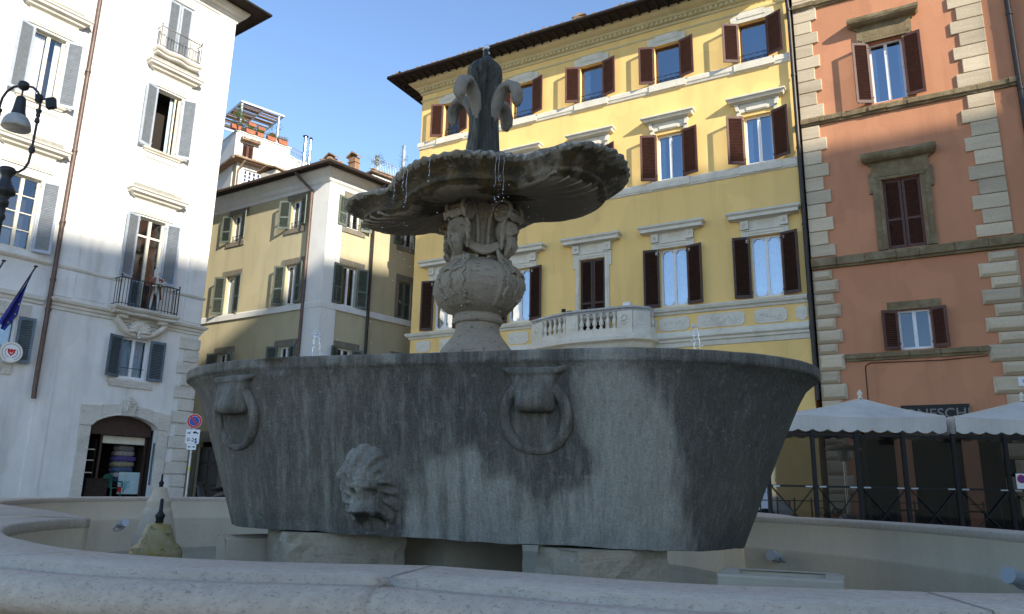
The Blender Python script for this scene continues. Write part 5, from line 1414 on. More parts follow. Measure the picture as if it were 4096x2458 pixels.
def bowl_mat():
    t = NT('shell_bowl_stone')
    at = t.n('ShaderNodeAttribute'); at.attribute_name = 'stain'
    sp = t.n('ShaderNodeSeparateColor'); t.l(at.outputs['Color'], sp.inputs[0])
    c = t.mix(t.ramp(t.noise(3, 6, .65), .3, .7), (.36, .295, .205), (.25, .205, .145))
    n = t.noise(4, 6, .65, (1.5, 1.5, .5)); ad = t.n('ShaderNodeMath', operation='ADD'); t.l(n, ad.inputs[0]); t.l(sp.outputs[0], ad.inputs[1])
    alg = t.mix(t.ramp(t.noise(9, 5, .7), .4, .65), (.045, .034, .016), (.125, .080, .028))
    c = t.mix(t.ramp(ad.outputs[0], .78, 1.05), c, alg)
    c = t.mix(sp.outputs[1], c, t.mix(t.ramp(t.noise(20, 4, .7), .45, .6), (.10, .10, .09), (.50, .50, .48)))
    t.bump(t.noise(16, 8, .72), .8, .03)
    return t.fin(c, .55, .4)
M['bowl'] = bowl_mat()
bo_w = axW + Vector((-.03, -.10, 0)); bL = w2l(bo_w)
bowl = bmb.build('shell_bowl', M['bowl'], fountain, (bL.x, bL.y, 0), -.263 - yawT)
def bowl_stain(c):
    r = sqrt(c.x ** 2 + c.y ** 2); t = atan2(c.y, c.x); f = r / bowlRs(t); z = c.z - .08 * c.x + .055
    alg = .12; crust = 0; nz = fbm((c.x * 5, c.y * 5, c.z * 2.5))
    if f > .80 and z < 3.75: alg = .44 + .35 * fbm((c.x * 4, c.y * 4, 1)) + (.14 if c.y < 0 and c.x < .55 else 0)
    if c.y < 0:
        alg = max(alg, .75 * band01(c.x + .15 * (c.z - 3.5) + nz * .25, -.55, -.18, .16) * smooth01(3.42, 3.58, z + nz * .1))
        alg = max(alg, .8 * band01(c.x + nz * .22, .22, .44, .11) * smooth01(3.40, 3.52, z + nz * .1))
    if f > .93 and z > 3.73: crust = (.65 if c.x > .15 else .22) + .3 * fbm((c.x * 9, c.y * 9, 4)); alg = .1
    return (max(0, min(1, alg)), max(0, min(1, crust)))
add_stain_shade(bowl.data, bowl_stain)
# carved S-scrolls beneath the long lobes
for sx in (-1, 1):
    for k in range(5):
        sb_ = MB(); yb = (-.10 - .10 * k) * (1 if sx > 0 else .55); path = []
        x0 = .50 + .06 * k; x1 = 1.14 - .035 * k ** 1.5
        for q in range(12):
            t = q / 11; x = x0 + (x1 - x0) * t; y = yb * (1.0 + .15 * t)
            tt = atan2(y, x if sx > 0 else -x); f = sqrt(x * x + y * y) / bowlRs(tt)
            z = interp([(a, b) for a, b, _ in bprof[:10]], min(.82, f)) - .003
            path.append((sx * x, y, z + .08 * sx * x - .055))
        sb_.tube(path, [.007 + .011 * (q / 11) for q in range(12)], 7)
        p = path[-1]
        sb_.build('gadroon', M['bowl'], bowl)
# ---- palm trunk
tm = MB()
tp = [(.20, 3.55), (.185, 3.8), (.165, 4.05), (.155, 4.14), (.142, 4.3), (.133, 4.44), (.125, 4.62), (.118, 4.74), (.128, 4.82), (.140, 4.88), (.150, 4.94), (.153, 4.99), (.146, 5.04), (.125, 5.08), (.10, 5.11), (.05, 5.125), (.03, 5.14)]
T2 = []
for (a, b), (c, d) in zip(tp, tp[1:]):
    for k in range(5): T2.append((a + (c - a) * k / 5, b + (d - b) * k / 5))
T2.append(tp[-1])
def trunk_r(r, z, a):
    v = .034 * fbm((cos(a) * 5, sin(a) * 5, z * 2.2)) + .016 * fbm((cos(a) * 14, sin(a) * 14, z * 3)) + .008 * abs(sin(a * 9 + 3 * fbm((a, z, 1))))
    if z > 4.82: v += .030 * fbm((cos(a) * 4, sin(a) * 4, z * 8)) + .016 * sin(a * 4 + .6)
    return max(.02, r + v * min(1, r / .1))
tm.lathe(T2, 72, (0, 0), 0, True, trunk_r)
trunk = tm.build('palm_trunk', M['moss'], fountain, (axL.x, axL.y, 0), -yawT)
for i, a in enumerate(mang):
    pb = MB(); rows = []
    pth = [(.09, 4.46), (.13, 4.57), (.17, 4.67), (.225, 4.745), (.29, 4.765), (.35, 4.73), (.382, 4.66), (.384, 4.60), (.37, 4.56), (.352, 4.545)]
    for k, (r, z) in enumerate(pth):
        t = k / (len(pth) - 1); wd = .048 + .034 * sin(pi * min(1, t * 1.05)); th = .048 * (1 - .25 * t)
        if k == 0: dr = Vector((pth[1][0] - r, pth[1][1] - z))
        elif k == len(pth) - 1: dr = Vector((r - pth[k - 1][0], z - pth[k - 1][1]))
        else: dr = Vector((pth[k + 1][0] - pth[k - 1][0], pth[k + 1][1] - pth[k - 1][1]))
        if k == len(pth) - 1: wd *= .35; th *= .4
        elif k == len(pth) - 2: wd *= .8; th *= .85
        dr.normalize(); nr = Vector((-dr.y, dr.x))
        row = []
        for j in range(16):
            p = 2 * pi * j / 16; ww = wd * cos(p); hh_ = th * sin(p) + (.018 * (1 - cos(p) ** 2) if sin(p) > 0 else -.0)
            q = rad(a, r + nr.x * hh_, z + nr.y * hh_, ww); q += Vector((fbm(q * 14) * .022, fbm(q * 14 + Vector((5, 5, 5))) * .022, fbm(q * 14 + Vector((9, 1, 5))) * .018)); row.append(q)
        rows.append(row)
    pb.grid(rows, 0, True, close_u=True); pb.face(rows[-1], 0)
    # rib down the back of the leaf
    pb.build('curled_leaf', M['leafstone'], trunk)
for i in range(14):
    a = 2 * pi * i / 14; kb = MB(); z0 = 4.86 + .03 * (i % 3)
    kb.tube([rad(a, .085, z0 - .02), rad(a, .122, z0 + .05), rad(a, .140, z0 + .11), rad(a, .115, z0 + .15)], [.03, .038, .03, .012], 8)
    kb.build('leaf_bud', M['moss'], trunk)
nb = MB(); nb.tube([(0, 0, 5.10), (0, 0, 5.25)], [.034, .026], 10); nb.build('nozzle', M['moss'], trunk)

# ---- lower basin
inner = [(-2.37, 4.48, 1, .95), (-2.41, 4.30, 0, .9), (-2.40, 4.05, 0, .85), (-2.34, 3.78, 0, .75), (-2.22, 3.50, 0, .6), (-2.05, 3.22, 0, .45), (-1.83, 2.92, 0, .32), (-1.62, 2.70, 0, .30), (-1.41, 2.50, 0, .30), (-1.22, 2.36, 0, .30), (-1.0, 2.25, 0, .30), (-.84, 2.19, 0, .30), (-.62, 2.15, 0, .30), (-.40, 2.14, 0, .30), (-.19, 2.135, 1, .305),
         (.08, 1.995, 0, .30), (.39, 1.85, 0, .30), (.72, 1.80, 0, .30), (1.15, 1.78, 0, .30), (1.7, 1.95, 0, .3), (2.3, 2.40, 0, .3), (2.8, 3.2, 0, .3), (3.08, 4.1, 0, .3), (3.14, 4.71, 0, .3), (3.12, 5.6, 0, .32), (2.94, 6.5, 0, .36), (2.66, 7.1, 0, .4), (2.28, 7.60, 1, .5),
         (2.5, 8.6, 0, .45), (2.35, 9.9, 0, .4), (1.5, 11.3, 0, .4), (0, 12.2, 0, .4), (-1.6, 12.5, 0, .4), (-3.4, 12.3, 0, .4), (-4.75, 11.4, 0, .4), (-5.35, 10.0, 0, .45), (-5.2, 8.4, 0, .5), (-4.6, 7.1, 0, .7), (-3.87, 6.19, 0, .95), (-3.06, 5.33, 0, 1.0)]
def cr_path(P):
    out = []; n = len(P)
    for i in range(n):
        p1, p2 = P[i], P[(i + 1) % n]; p0 = P[(i - 1) % n] if not p1[2] else p1; p3 = P[(i + 2) % n] if not p2[2] else p2
        m = max(3, int(sqrt((p1[0] - p2[0]) ** 2 + (p1[1] - p2[1]) ** 2) / .07))
        for k in range(m):
            t = k / m
            f = lambda a, b, c, d: .5 * ((2 * b) + (c - a) * t + (2 * a - 5 * b + 4 * c - d) * t * t + (3 * b - a - 3 * c + d) * t ** 3)
            out.append((f(p0[0], p1[0], p2[0], p3[0]), f(p0[1], p1[1], p2[1], p3[1]), p1[3] + (p2[3] - p1[3]) * t))
    return out
cp = cr_path(inner); NP = len(cp); ZR = .80
nrm = []
for i in range(NP):
    a, b = Vector(cp[i - 1][:2]), Vector(cp[(i + 1) % NP][:2]); d = (b - a).normalized(); nrm.append(Vector((d.y, -d.x)))   # polygon runs counter-clockwise: outside is on the right
basin = MB(); rowsB = []
def ring_pts(fn):
    r = []
    for i, (x, y, w_) in enumerate(cp):
        d, z = fn(w_); j = .006 * fbm((x * 6, y * 6, z * 9)) ; r.append(w2l((x + nrm[i].x * (d + j), y + nrm[i].y * (d + j), z)))
    return r
inn = [lambda w_: (.0, -.05), lambda w_: (.0, .30), lambda w_: (-.012, .50), lambda w_: (-.010, .525), lambda w_: (.003, .535), lambda w_: (.003, .745)]
ib = MB(); ib.grid([ring_pts(f) for f in inn], 0, True, close_u=True)
bas = ib.build('basin_wall', M['render'], fountain)
top = [lambda w_: (.003, .745), lambda w_: (.0, .75), lambda w_: (.0, .788), lambda w_: (.004, .796), lambda w_: (.014, .80), lambda w_: (w_ * .5, .8005), lambda w_: (w_ - .006, .80), lambda w_: (w_ + .002, .776), lambda w_: (w_ + .022, .772), lambda w_: (w_ + .030, .785), lambda w_: (w_ + .06, .783), lambda w_: (w_ + .095, .770), lambda w_: (w_ + .118, .748), lambda w_: (w_ + .122, .722), lambda w_: (w_ + .10, .700), lambda w_: (w_ + .065, .692), lambda w_: (w_ + .05, .690), lambda w_: (w_ + .03, .66), lambda w_: (w_ + .02, .0)]
rr = [ring_pts(f) for f in top]
joints = set(); acc = 0
jw = [(-.19, 2.15), (.95, 1.80), (-1.25, 2.38), (2.9, 3.5), (3.1, 5.4), (-2.2, 3.5), (-3.5, 5.8), (-5.2, 9.0), (-2.4, 12.4), (.5, 12.0)]
for jx, jy in jw: joints.add(min(range(NP), key=lambda i: (cp[i][0] - jx) ** 2 + (cp[i][1] - jy) ** 2))
tb = MB()
for i in range(NP):
    j = (i + 1) % NP
    for k in range(len(rr) - 1):
        A, B, C_, D = Vector(rr[k][i]), Vector(rr[k][j]), Vector(rr[k + 1][j]), Vector(rr[k + 1][i])
        tb.face([A, B, C_, D], 0, True)
cop = tb.build('coping', M['basin'], fountain, weld=True)
for i in sorted(joints):
    jb = MB(); a_, b_ = [], []
    t_ = Vector((-nrm[i].y, nrm[i].x)) * .0022
    for f_ in top[2:-1]:
        d, z = f_(cp[i][2]); e_ = .0015; jj = .006 * fbm((cp[i][0] * 6, cp[i][1] * 6, z * 9))
        px, py = cp[i][0] + nrm[i].x * (d + jj + (e_ if d > cp[i][2] else 0)), cp[i][1] + nrm[i].y * (d + jj + (e_ if d > cp[i][2] else 0))
        if d < .002: px -= nrm[i].x * e_; py -= nrm[i].y * e_
        a_.append(w2l((px - t_.x, py - t_.y, z + e_))); b_.append(w2l((px + t_.x, py + t_.y, z + e_)))
    jb.grid([a_, b_], 0, False); jb.build('mortar_joint', M['mortar'], cop)
wb = MB(); wb.face([w2l((x, y, .10)) for x, y, _ in cp]); wb.build('basin_water', M['water'], fountain)
fl = MB(); fl.face([w2l((x, y, .02)) for x, y, _ in cp]); fl.build('basin_floor', M['render'], fountain)

# ---- piers, hollow blocks and jets standing in the basin
def rough_block(name, cx_, cy_, rz, sx, sy, z0, z1, mat, label, rough=.03):
    mb = MB(); n = 9
    def pt(u, v, w_):
        p = Vector((u * sx, v * sy, z0 + (z1 - z0) * w_)); d = rough * fbm((p.x * 5 + cx_, p.y * 5, p.z * 5)) + rough * .5 * fbm((p.x * 13 + cx_, p.y * 13, p.z * 13))
        q = Vector((u, v, 0)); return p + q * (d * 1.5)
    for ax in range(4):
        rows = []
        for i in range(n + 1):
            w_ = i / n; row = []
            for j in range(n + 1):
                t = -1 + 2 * j / n; u, v = [(t, -1), (1, t), (-t, 1), (-1, -t)][ax]; row.append(pt(u, v, w_))
            rows.append(row)
        mb.grid(rows, 0, False)
    mb.face([pt(u, v, 1) for u, v in ((-1, -1), (1, -1), (1, 1), (-1, 1))], 0)
    l = w2l((cx_, cy_, 0)); o = mb.build(name, M[mat], fountain, l, rz - yawT)
    if label: o['label'] = label
    return o
rough_block('pier', -1.36, 6.30, radians(28), .45, .34, .02, .66, 'pier', 'rough stone pier under the left end of the tub', .035)
rough_block('pier', .66, 5.55, radians(30), .37, .26, .02, .62, 'pier', 'layered stone pier under the right end of the tub', .03)
rough_block('pier', -.38, 6.95, radians(40), .42, .30, .02, .64, 'render', 'smooth plastered pier under the middle of the tub', .008)
def hollow_block(cx_, cy_, rz, sx, sy, zt):
    mb = MB(); t = .10
    mb.box(-sx, sx, -sy, -sy + t, .02, zt); mb.box(-sx, sx, sy - t, sy, .02, zt); mb.box(-sx, -sx + t, -sy + t, sy - t, .02, zt); mb.box(sx - t, sx, -sy + t, sy - t, .02, zt); mb.box(-sx + t, sx - t, -sy + t, sy - t, .02, zt - .10)
    mb.build('hollow_block', M['concrete'], fountain, w2l((cx_, cy_, 0)), rz - yawT, True, .012)
hollow_block(-2.05, 6.75, radians(28), .36, .27, .58); hollow_block(1.62, 4.72, radians(-22), .34, .23, .55)
def jet_cone(cx_, cy_, prof, mat, zn, label):
    mb = MB(); P = []
    for (a, b), (c, d) in zip(prof, prof[1:]):
        for k in range(5): P.append((a + (c - a) * k / 5, b + (d - b) * k / 5))
    P.append(prof[-1])
    mb.lathe(P, 40, (0, 0), 0, True, lambda r, z, a: r * (1 + .10 * fbm((cos(a) * 2, sin(a) * 2, z * 12))))
    o = mb.build('jet_cone', M[mat], fountain, w2l((cx_, cy_, 0)), 0); o['label'] = label
    n = MB(); n.lathe([(.018, zn), (.022, zn + .01), (.022, zn + .035), (.028, zn + .04), (.028, zn + .055), (.02, zn + .06), (.012, zn + .075), (.010, zn + .14), (.004, zn + .145)], 12); n.build('nozzle', M['black'], o)
jet_cone(-2.03, 4.6, [(.165, .02), (.15, .40), (.142, .60), (.142, .605), (.128, .64), (.105, .66), (.10, .665), (.075, .73), (.06, .765), (.03, .772)], 'wet', .765, 'wet yellow stained cone with a black jet nozzle in front')
jet_cone(-3.78, 8.5, [(.24, .02), (.215, .40), (.20, .47), (.172, .58), (.138, .72), (.123, .735), (.119, .81), (.100, .84), (.078, .89), (.066, .945), (.03, .955)], 'concrete', .95, 'larger dry pale cone behind the yellow one')

# ---- basin spotlights
def spot(p, aim, label):
    o = empty('basin_spotlight', p, 0); tag(o, label, 'spotlight', None)
    a = Vector(aim).normalized(); b = MB(); b.tube([a * -.06, a * .06], .042, 14); b.tube([a * .055, a * .075], [.05, .05], 14); b.build('body', M['pipegrey'], o)
    k = MB(); s_ = a.cross(Vector((0, 0, 1))).normalized()
    k.tube([s_ * .06 + a * .02, s_ * .06 - a * .08 + Vector((0, 0, -.04)), -a * .14 + Vector((0, 0, -.05)), -s_ * .06 - a * .08 + Vector((0, 0, -.04)), -s_ * .06 + a * .02], .008, 6); k.build('bracket', M['pipegrey'], o)
    c = MB(); c.tube([-a * .05, -a * .09 + Vector((0, 0, .05)), -a * .12 + Vector((0, 0, .09))], .007, 6); c.build('cable', M['pipegrey'], o)
spot((-4.98, 10.2, .47), (.8, -.5, .3), 'small grey spotlight on the far left basin wall beside the tall pale cone')
spot((2.46, 7.28, .45), (-.75, -.6, .25), 'small grey spotlight on the right basin wall close to the tub')
spot((3.02, 4.72, .55), (-.9, -.3, .25), 'small grey spotlight on the right basin wall at the photo edge')

# ---- water
def water_mat():
    t = NT('splashing_water'); t.nt.nodes.remove(t.b)
    g = t.n('ShaderNodeBsdfGlossy'); g.inputs['Roughness'].default_value = .08; g.inputs[0].default_value = (.95, .97, 1, 1)
    r = t.n('ShaderNodeBsdfTransparent'); m_ = t.n('ShaderNodeMixShader'); m_.inputs[0].default_value = .38
    t.l(r.outputs[0], m_.inputs[1]); t.l(g.outputs[0], m_.inputs[2]); t.l(m_.outputs[0], t.out.inputs[0]); return t.mat
M['splash'] = water_mat()
def jet(p, h, lean, fall, label, seed):
    rn = random.Random(seed); mb = MB(); p = Vector(p)
    for k in range(46):
        t = rn.random() ** .9; q = p + Vector((lean * t + rn.gauss(0, .004 + .006 * t), rn.gauss(0, .006), h * t)); mb.sphere(q, rn.uniform(.002, .006) * (1 + .6 * t), 6, 4, 0, (1, 1, rn.uniform(1, 2)))
    for k in range(34):
        t = rn.random(); q = p + Vector((lean + fall * (t ** .6) + rn.gauss(0, .006), rn.gauss(0, .008), h * (1 - t * t * .95) + rn.gauss(0, .01))); mb.sphere(q, rn.uniform(.004, .010), 6, 4, 0, (1, 1, 1.3))
    core = [p + Vector((lean * k / 14 + .004 * sin(k * 2.1), .003 * cos(k * 1.7), h * k / 14)) for k in range(15)] + [p + Vector((lean + fall * (k / 12) ** .6 + .004 * sin(k * 2.9), .003 * sin(k), h * (1 - (k / 12) ** 2 * .95))) for k in range(1, 13)]
    mb.tube(core, [.0025 + .0010 * sin(k * 1.9) for k in range(27)], 6)
    for k in range(16): mb.sphere(p + Vector((lean + rn.gauss(0, .012), rn.gauss(0, .012), h + rn.gauss(0, .014))), rn.uniform(.004, .008), 6, 4)
    o = mb.build('water_jet', M['splash'], None); tag(o, label, 'water jet')
jet((-1.80, 6.75, 1.98), .37, .02, .07, 'thin water jet rising over the left part of the tub rim', 1)
jet((1.56, 6.35, 1.98), .42, .0, .06, 'thin water jet with a dark nozzle over the right part of the tub rim', 2)
jt = MB(); jt.tube([(1.56, 6.35, 1.80), (1.56, 6.35, 2.04)], .012, 8); jo = jt.build('jet_pipe', M['black'], fountain); jo.parent = None; tag(jo, 'thin black jet pipe standing in the right half of the tub', 'pipe')
rn = random.Random(77); sp_ = MB()
for k in range(26): sp_.sphere(axW + Vector((rn.gauss(0, .010), rn.gauss(0, .010), 5.20 + rn.uniform(0, .10))), rn.uniform(.008, .018), 7, 5, 0, (1, 1, 1.4))
so2 = sp_.build('top_spout_water', M['splash'], None); tag(so2, 'short burst of water on the nozzle at the very top of the fountain', 'water jet')
dm = MB()
for k in range(260):
    t = rn.random(); th = rn.choice([rn.gauss(radians(-118), .22), rn.gauss(radians(-160), .25), rn.gauss(radians(-178), .1), rn.gauss(radians(-75), .35), rn.gauss(radians(-45), .2)])
    R_ = bowlRs(th) * rn.uniform(1.0, 1.06) + abs(rn.gauss(0, .10)); q = Vector((R_ * cos(th), R_ * sin(th), 0)); q.rotate(Matrix.Rotation(-.263, 3, 'Z'))
    z = 3.72 - 1.75 * rn.random() ** .85
    dm.sphere(bo_w + q + Vector((0, 0, z)), rn.uniform(.0016, .0038), 5, 3, 0, (1, 1, rn.uniform(1, 2.2)))
for th in [radians(a) for a in (-178, -176, -133, -122, -118, -100, -62, -60, -57)]:
    R_ = bowlRs(th) * 1.01; q = Vector((R_ * cos(th), R_ * sin(th), 0)); q.rotate(Matrix.Rotation(-.263, 3, 'Z')); ln = rn.uniform(.12, .38)
    zt_ = 3.68 + .08 * R_ * cos(th)
    dm.tube([bo_w + q + Vector((.004 * sin(k * 1.3), .004 * cos(k * 1.7), zt_ - ln * k / 9)) for k in range(10)], [.0020 * (1 - .7 * k / 9) + .0007 * sin(k * 2.1) for k in range(10)], 5)
    for k in range(9): dm.sphere(bo_w + q + Vector((rn.gauss(0, .006), rn.gauss(0, .006), zt_ - ln * (.6 + .9 * rn.random()))), rn.uniform(.0015, .0035), 5, 3, 0, (1, 1, 2.4))
do = dm.build('water_drops', M['splash'], None); tag(do, 'spray of falling water drops around the upper bowl', 'water', None, 'stuff')
# ------------------------------------------------------------------ GROUND
def ground_mat():
    t = NT('cobbled_square'); v = t.n('ShaderNodeTexVoronoi'); v.inputs['Scale'].default_value = 9; v.feature = 'DISTANCE_TO_EDGE'
    t.l(t.mapped(), v.inputs['Vector'])
    c = t.mix(t.ramp(t.noise(.8, 6), .3, .7), (.24, .20, .15), (.31, .26, .20))
    c = t.mix(t.ramp(v.outputs['Distance'], .02, .09), (.02, .019, .017), c); t.bump(v.outputs['Distance'], .6, .02)
    return t.fin(c, .8, .3)
g = MB(); g.face([(-400, -400, 0), (400, -400, 0), (400, 400, 0), (-400, 400, 0)])
go = g.build('ground', ground_mat()); tag(go, 'dark cobbled paving of the square', 'ground', None, 'structure')

# ------------------------------------------------------------------ BUILDING ACROSS THE SQUARE (unseen, roofline shaped to throw the big shadow)
pal = empty('palace', oY, az_rz(azY)); tag(pal, 'unseen ochre palace right of the square, roofline shaped for the big shadow', 'building')
mb = MB(); prof = [(-9.6, 0), (-9.6, 24.3), (-20.2, 36.0), (-40, 36.0), (-40, 0)]
mb.prism(prof, 'x', 25, 40)
mb.build('wall', plaster('ochre_palace', (.62, .50, .34), (.5, .4, .27)), pal)
tw = MB(); tw.box(25.01, 30, -9.93, -5.5, 0, 42); tw.build('shade_tower', M['beige'], pal)  # unseen tower added to shade the strip beyond the right quoins
wd = MB()
for z in (4, 10, 16, 22):
    for k in range(6):
        y = -14 - k * 4.2; wd.box(24.94, 25.0, y - .6, y + .6, z, z + 2.4)
wd.build('shutters', M['shut_brown'], pal)

# ------------------------------------------------------------------ STREET LAMP
lamp = empty('street_lamp', (-10.03, 14, 0), 0); tag(lamp, 'black cast iron street lamp with lyre arms and a bell lantern', 'street lamp')
b = MB(); b.lathe([(.26, 0), (.26, .25), (.20, .3), (.18, .9), (.21, .95), (.14, 1.05), (.10, 1.6), (.085, 4), (.075, 5.9), (.10, 5.95), (.11, 6.0), (.085, 6.05), (.085, 6.2), (.12, 6.22), (.125, 6.30), (.10, 6.33), (.12, 6.42), (.19, 6.46), (.205, 6.52), (.19, 6.56), (.12, 6.68), (.085, 6.78), (.09, 6.82), (.14, 6.90), (.15, 6.96), (.12, 7.0), (.05, 7.02)], 20); b.build('post', M['iron'], lamp)
def ar(x, z): return (x, 0, z)
for sx in (-1, 1):
    a = MB(); pts = [(.10, 6.93), (.22, 6.92), (.32, 6.99), (.38, 7.12), (.395, 7.3), (.40, 7.6), (.405, 8.0), (.405, 8.35), (.385, 8.52), (.32, 8.66), (.20, 8.77), (.0, 8.81)]
    sm = []
    for (x0, z0), (x1, z1) in zip(pts, pts[1:]):
        for k in range(3): sm.append(ar(sx * (x0 + (x1 - x0) * k / 3), z0 + (z1 - z0) * k / 3))
    a.tube(sm + [ar(0, 8.81)], .024, 8)
    for z, r in ((7.36, .05), (7.40, .06), (7.44, .05), (8.02, .05), (8.06, .042), (8.15, .042), (8.22, .042), (8.25, .055)): a.tube([ar(sx * .40, z - .025), ar(sx * .40, z + .025)], r, 10)
    a.build('lyre_arm', M['iron'], lamp)
c = MB(); c.lathe([(.03, 8.70), (.09, 8.74), (.11, 8.80), (.09, 8.87), (.03, 8.90)], 12); c.tube([(0, 0, 8.55), (0, 0, 8.72)], .016, 6); c.build('cap', M['iron'], lamp)
l = MB(); l.lathe([(.05, 8.56), (.075, 8.54), (.09, 8.50), (.10, 8.40), (.115, 8.25), (.135, 8.16), (.14, 8.14)], 20); hood = l.build('lantern', M['iron'], lamp)
l = MB(); l.lathe([(.14, 8.14), (.19, 8.10), (.235, 8.02), (.26, 7.92), (.265, 7.86), (.25, 7.85), (.02, 7.86)], 24); l.build('bell_shade', paint('grey_enamel_shade', (.36, .36, .33), .4, .15), hood)
f = MB(); f.obox((.62, 0, 8.42), (.085, .05, .11), Matrix.Rotation(radians(-12), 3, 'Y')); f.tube([(.40, 0, 8.5), (.52, 0, 8.52), (.60, 0, 8.48)], .015, 6); f.obox((.36, 0, 8.52), (.05, .05, .08))
fo = f.build('floodlight', M['black'], None, (-10.03, 14, 0)); tag(fo, 'small black square floodlight clamped to the arm of the street lamp', 'floodlight')

# ------------------------------------------------------------------ FLAGS AND PLAQUE ON THE LEFT BUILDING
blue_cloth = NT('blue_flag_cloth'); blue_cloth = blue_cloth.fin((.025, .035, .22), .8, .2)
fp = empty('flagpole', oL, az_rz(azL)); tag(fp, 'slanting flagpole that carries the blue flag on the left building', 'flagpole')
p = MB(); p.tube([(-6.88, 0, 5.0), (-6.22, -1.6, 7.95)], .025, 8); p.build('pole', M['iron'], fp)
p = MB(); p.lathe([(.02, 0), (.07, .03), (.07, .05), (.02, .08)], 10); p.build('finial', M['iron'], fp, (-6.22, -1.6, 7.93))
fp2 = empty('flagpole', oL, az_rz(azL)); tag(fp2, 'bare slanting flagpole at the left edge, left of the blue flag', 'flagpole')
p = MB(); p.tube([(-7.7, 0, 5.0), (-7.18, -1.6, 7.9)], .025, 8); p.build('pole', M['iron'], fp2)
p = MB(); p.lathe([(.02, 0), (.07, .03), (.07, .05), (.02, .08)], 10); p.build('finial', M['iron'], fp2, (-7.18, -1.6, 7.88))
fl = MB()
Lf = [(-6.25, 7.84), (-6.33, 7.42), (-6.44, 7.05), (-6.56, 6.66), (-6.64, 6.36), (-6.71, 6.12), (-6.66, 6.0)]
Rt = [(-6.24, 7.83), (-6.29, 7.40), (-6.29, 7.05), (-6.28, 6.70), (-6.26, 6.38), (-6.38, 6.08), (-6.50, 5.80)]
rows = []
for (a, za), (c_, zc) in zip(Lf, Rt):
    r = []
    for k in range(17):
        t = k / 16; z = za + (zc - za) * t; r.append((a + (c_ - a) * t, -(1.60 - (7.9 - z) * .45) - .09 * sin(t * 9 + z) * min(1, (7.9 - z)), z))
    rows.append(r)
fl.grid(rows, 0, True)
flag = fl.build('flag', blue_cloth, None, oL, az_rz(azL)); tag(flag, 'furled dark blue flag with yellow stars hanging from the slanting pole', 'flag')
stm = plain('yellow_star', (.40, .29, .04), .7); sb = MB()
for (t, i) in ((.8, 3), (.75, 4), (.8, 5)):
    a = Vector(rows[i][int(t * 16)]); sb.face([a + Vector((.045 * (1 if k % 2 == 0 else .42) * cos(pi / 2 + k * pi / 5), -.03, .045 * (1 if k % 2 == 0 else .42) * sin(pi / 2 + k * pi / 5))) for k in range(10)])
sb.build('stars', stm, flag)
pq = empty('embassy_plaque', oL, az_rz(azL)); tag(pq, 'round white plaque with a red emblem and a dark ring of lettering below the flag', 'plaque')
d = MB(); cx_, cz_ = -6.02, 5.20
def disc(mb, r, y, m=0, n=40): mb.face([(cx_ + r * cos(2 * pi * k / n), y, cz_ + r * sin(2 * pi * k / n)) for k in range(n)], m)
mb = MB(); mb.prism([(cx_ + .36 * cos(2 * pi * k / 40), cz_ + .36 * sin(2 * pi * k / 40)) for k in range(40)], 'y', -.30, -.26, 1); disc(mb, .325, -.304, 0); mb.build('disc', [M['white_paint'], M['frame_cream']], pq)
mb = MB(); mb.face([(cx_ + x, -.308, cz_ + z) for x, z in ((-.13, .12), (-.04, .09), (0, .12), (.04, .09), (.13, .12), (.11, -.02), (0, -.14), (-.11, -.02))]); mb.build('emblem', M['red_paint'], pq)
mb = MB(); mb.face([(cx_ + x, -.311, cz_ + z) for x, z in ((-.06, .02), (0, -.04), (.07, .05), (.02, -.06), (-.03, -.05))])
mb.build('dove', M['white_paint'], pq)
mb = MB()
for k in range(30):
    a = radians(-60 + 300 * k / 29) ; mb.obox((cx_ + .28 * cos(a), -.307, cz_ + .28 * sin(a)), (.012, .002, .018), Matrix.Rotation(-a, 3, 'Y'))
for sx in (-1, 1):
    for k in range(7):
        a = radians(-90 + sx * (20 + 16 * k)); mb.obox((cx_ + .19 * cos(a), -.307, cz_ + .19 * sin(a)), (.010, .002, .024), Matrix.Rotation(-a + .6 * sx, 3, 'Y'))
mb.build('lettering_ring', paint('olive_grey', (.10, .11, .08), .6, .1), pq)

# ------------------------------------------------------------------ COSTUMED FIGURE ON THE BALCONY
def skin_mesh(nodes, edges, mat, name, parent, sub=1):
    me = bpy.data.meshes.new(name); me.from_pydata([n[0] for n in nodes], edges, [])
    o = bpy.data.objects.new(name, me); COL.objects.link(o)
    m_ = o.modifiers.new('skin', 'SKIN'); sv = me.skin_vertices[0].data
    for i, n in enumerate(nodes): sv[i].radius = (n[1], n[2] if len(n) > 2 else n[1])
    sv[0].use_root = True; m_.use_smooth_shade = True
    s_ = o.modifiers.new('sub', 'SUBSURF'); s_.levels = sub; s_.render_levels = sub
    me.materials.append(mat); o.parent = parent
    return o
fig = empty('costumed_mannequin', Lw(-1.40, .42, 7.53), az_rz(azL) + radians(-15)); tag(fig, 'life size figure in a red brown coat and white wig on the lower balcony', 'mannequin')
skin_ = paint('figure_plaster', (.55, .50, .44), .7, .1); coat = paint('red_brown_coat', (.19, .07, .04), .85, .3); white_c = paint('white_cloth', (.55, .54, .52), .85, .12)
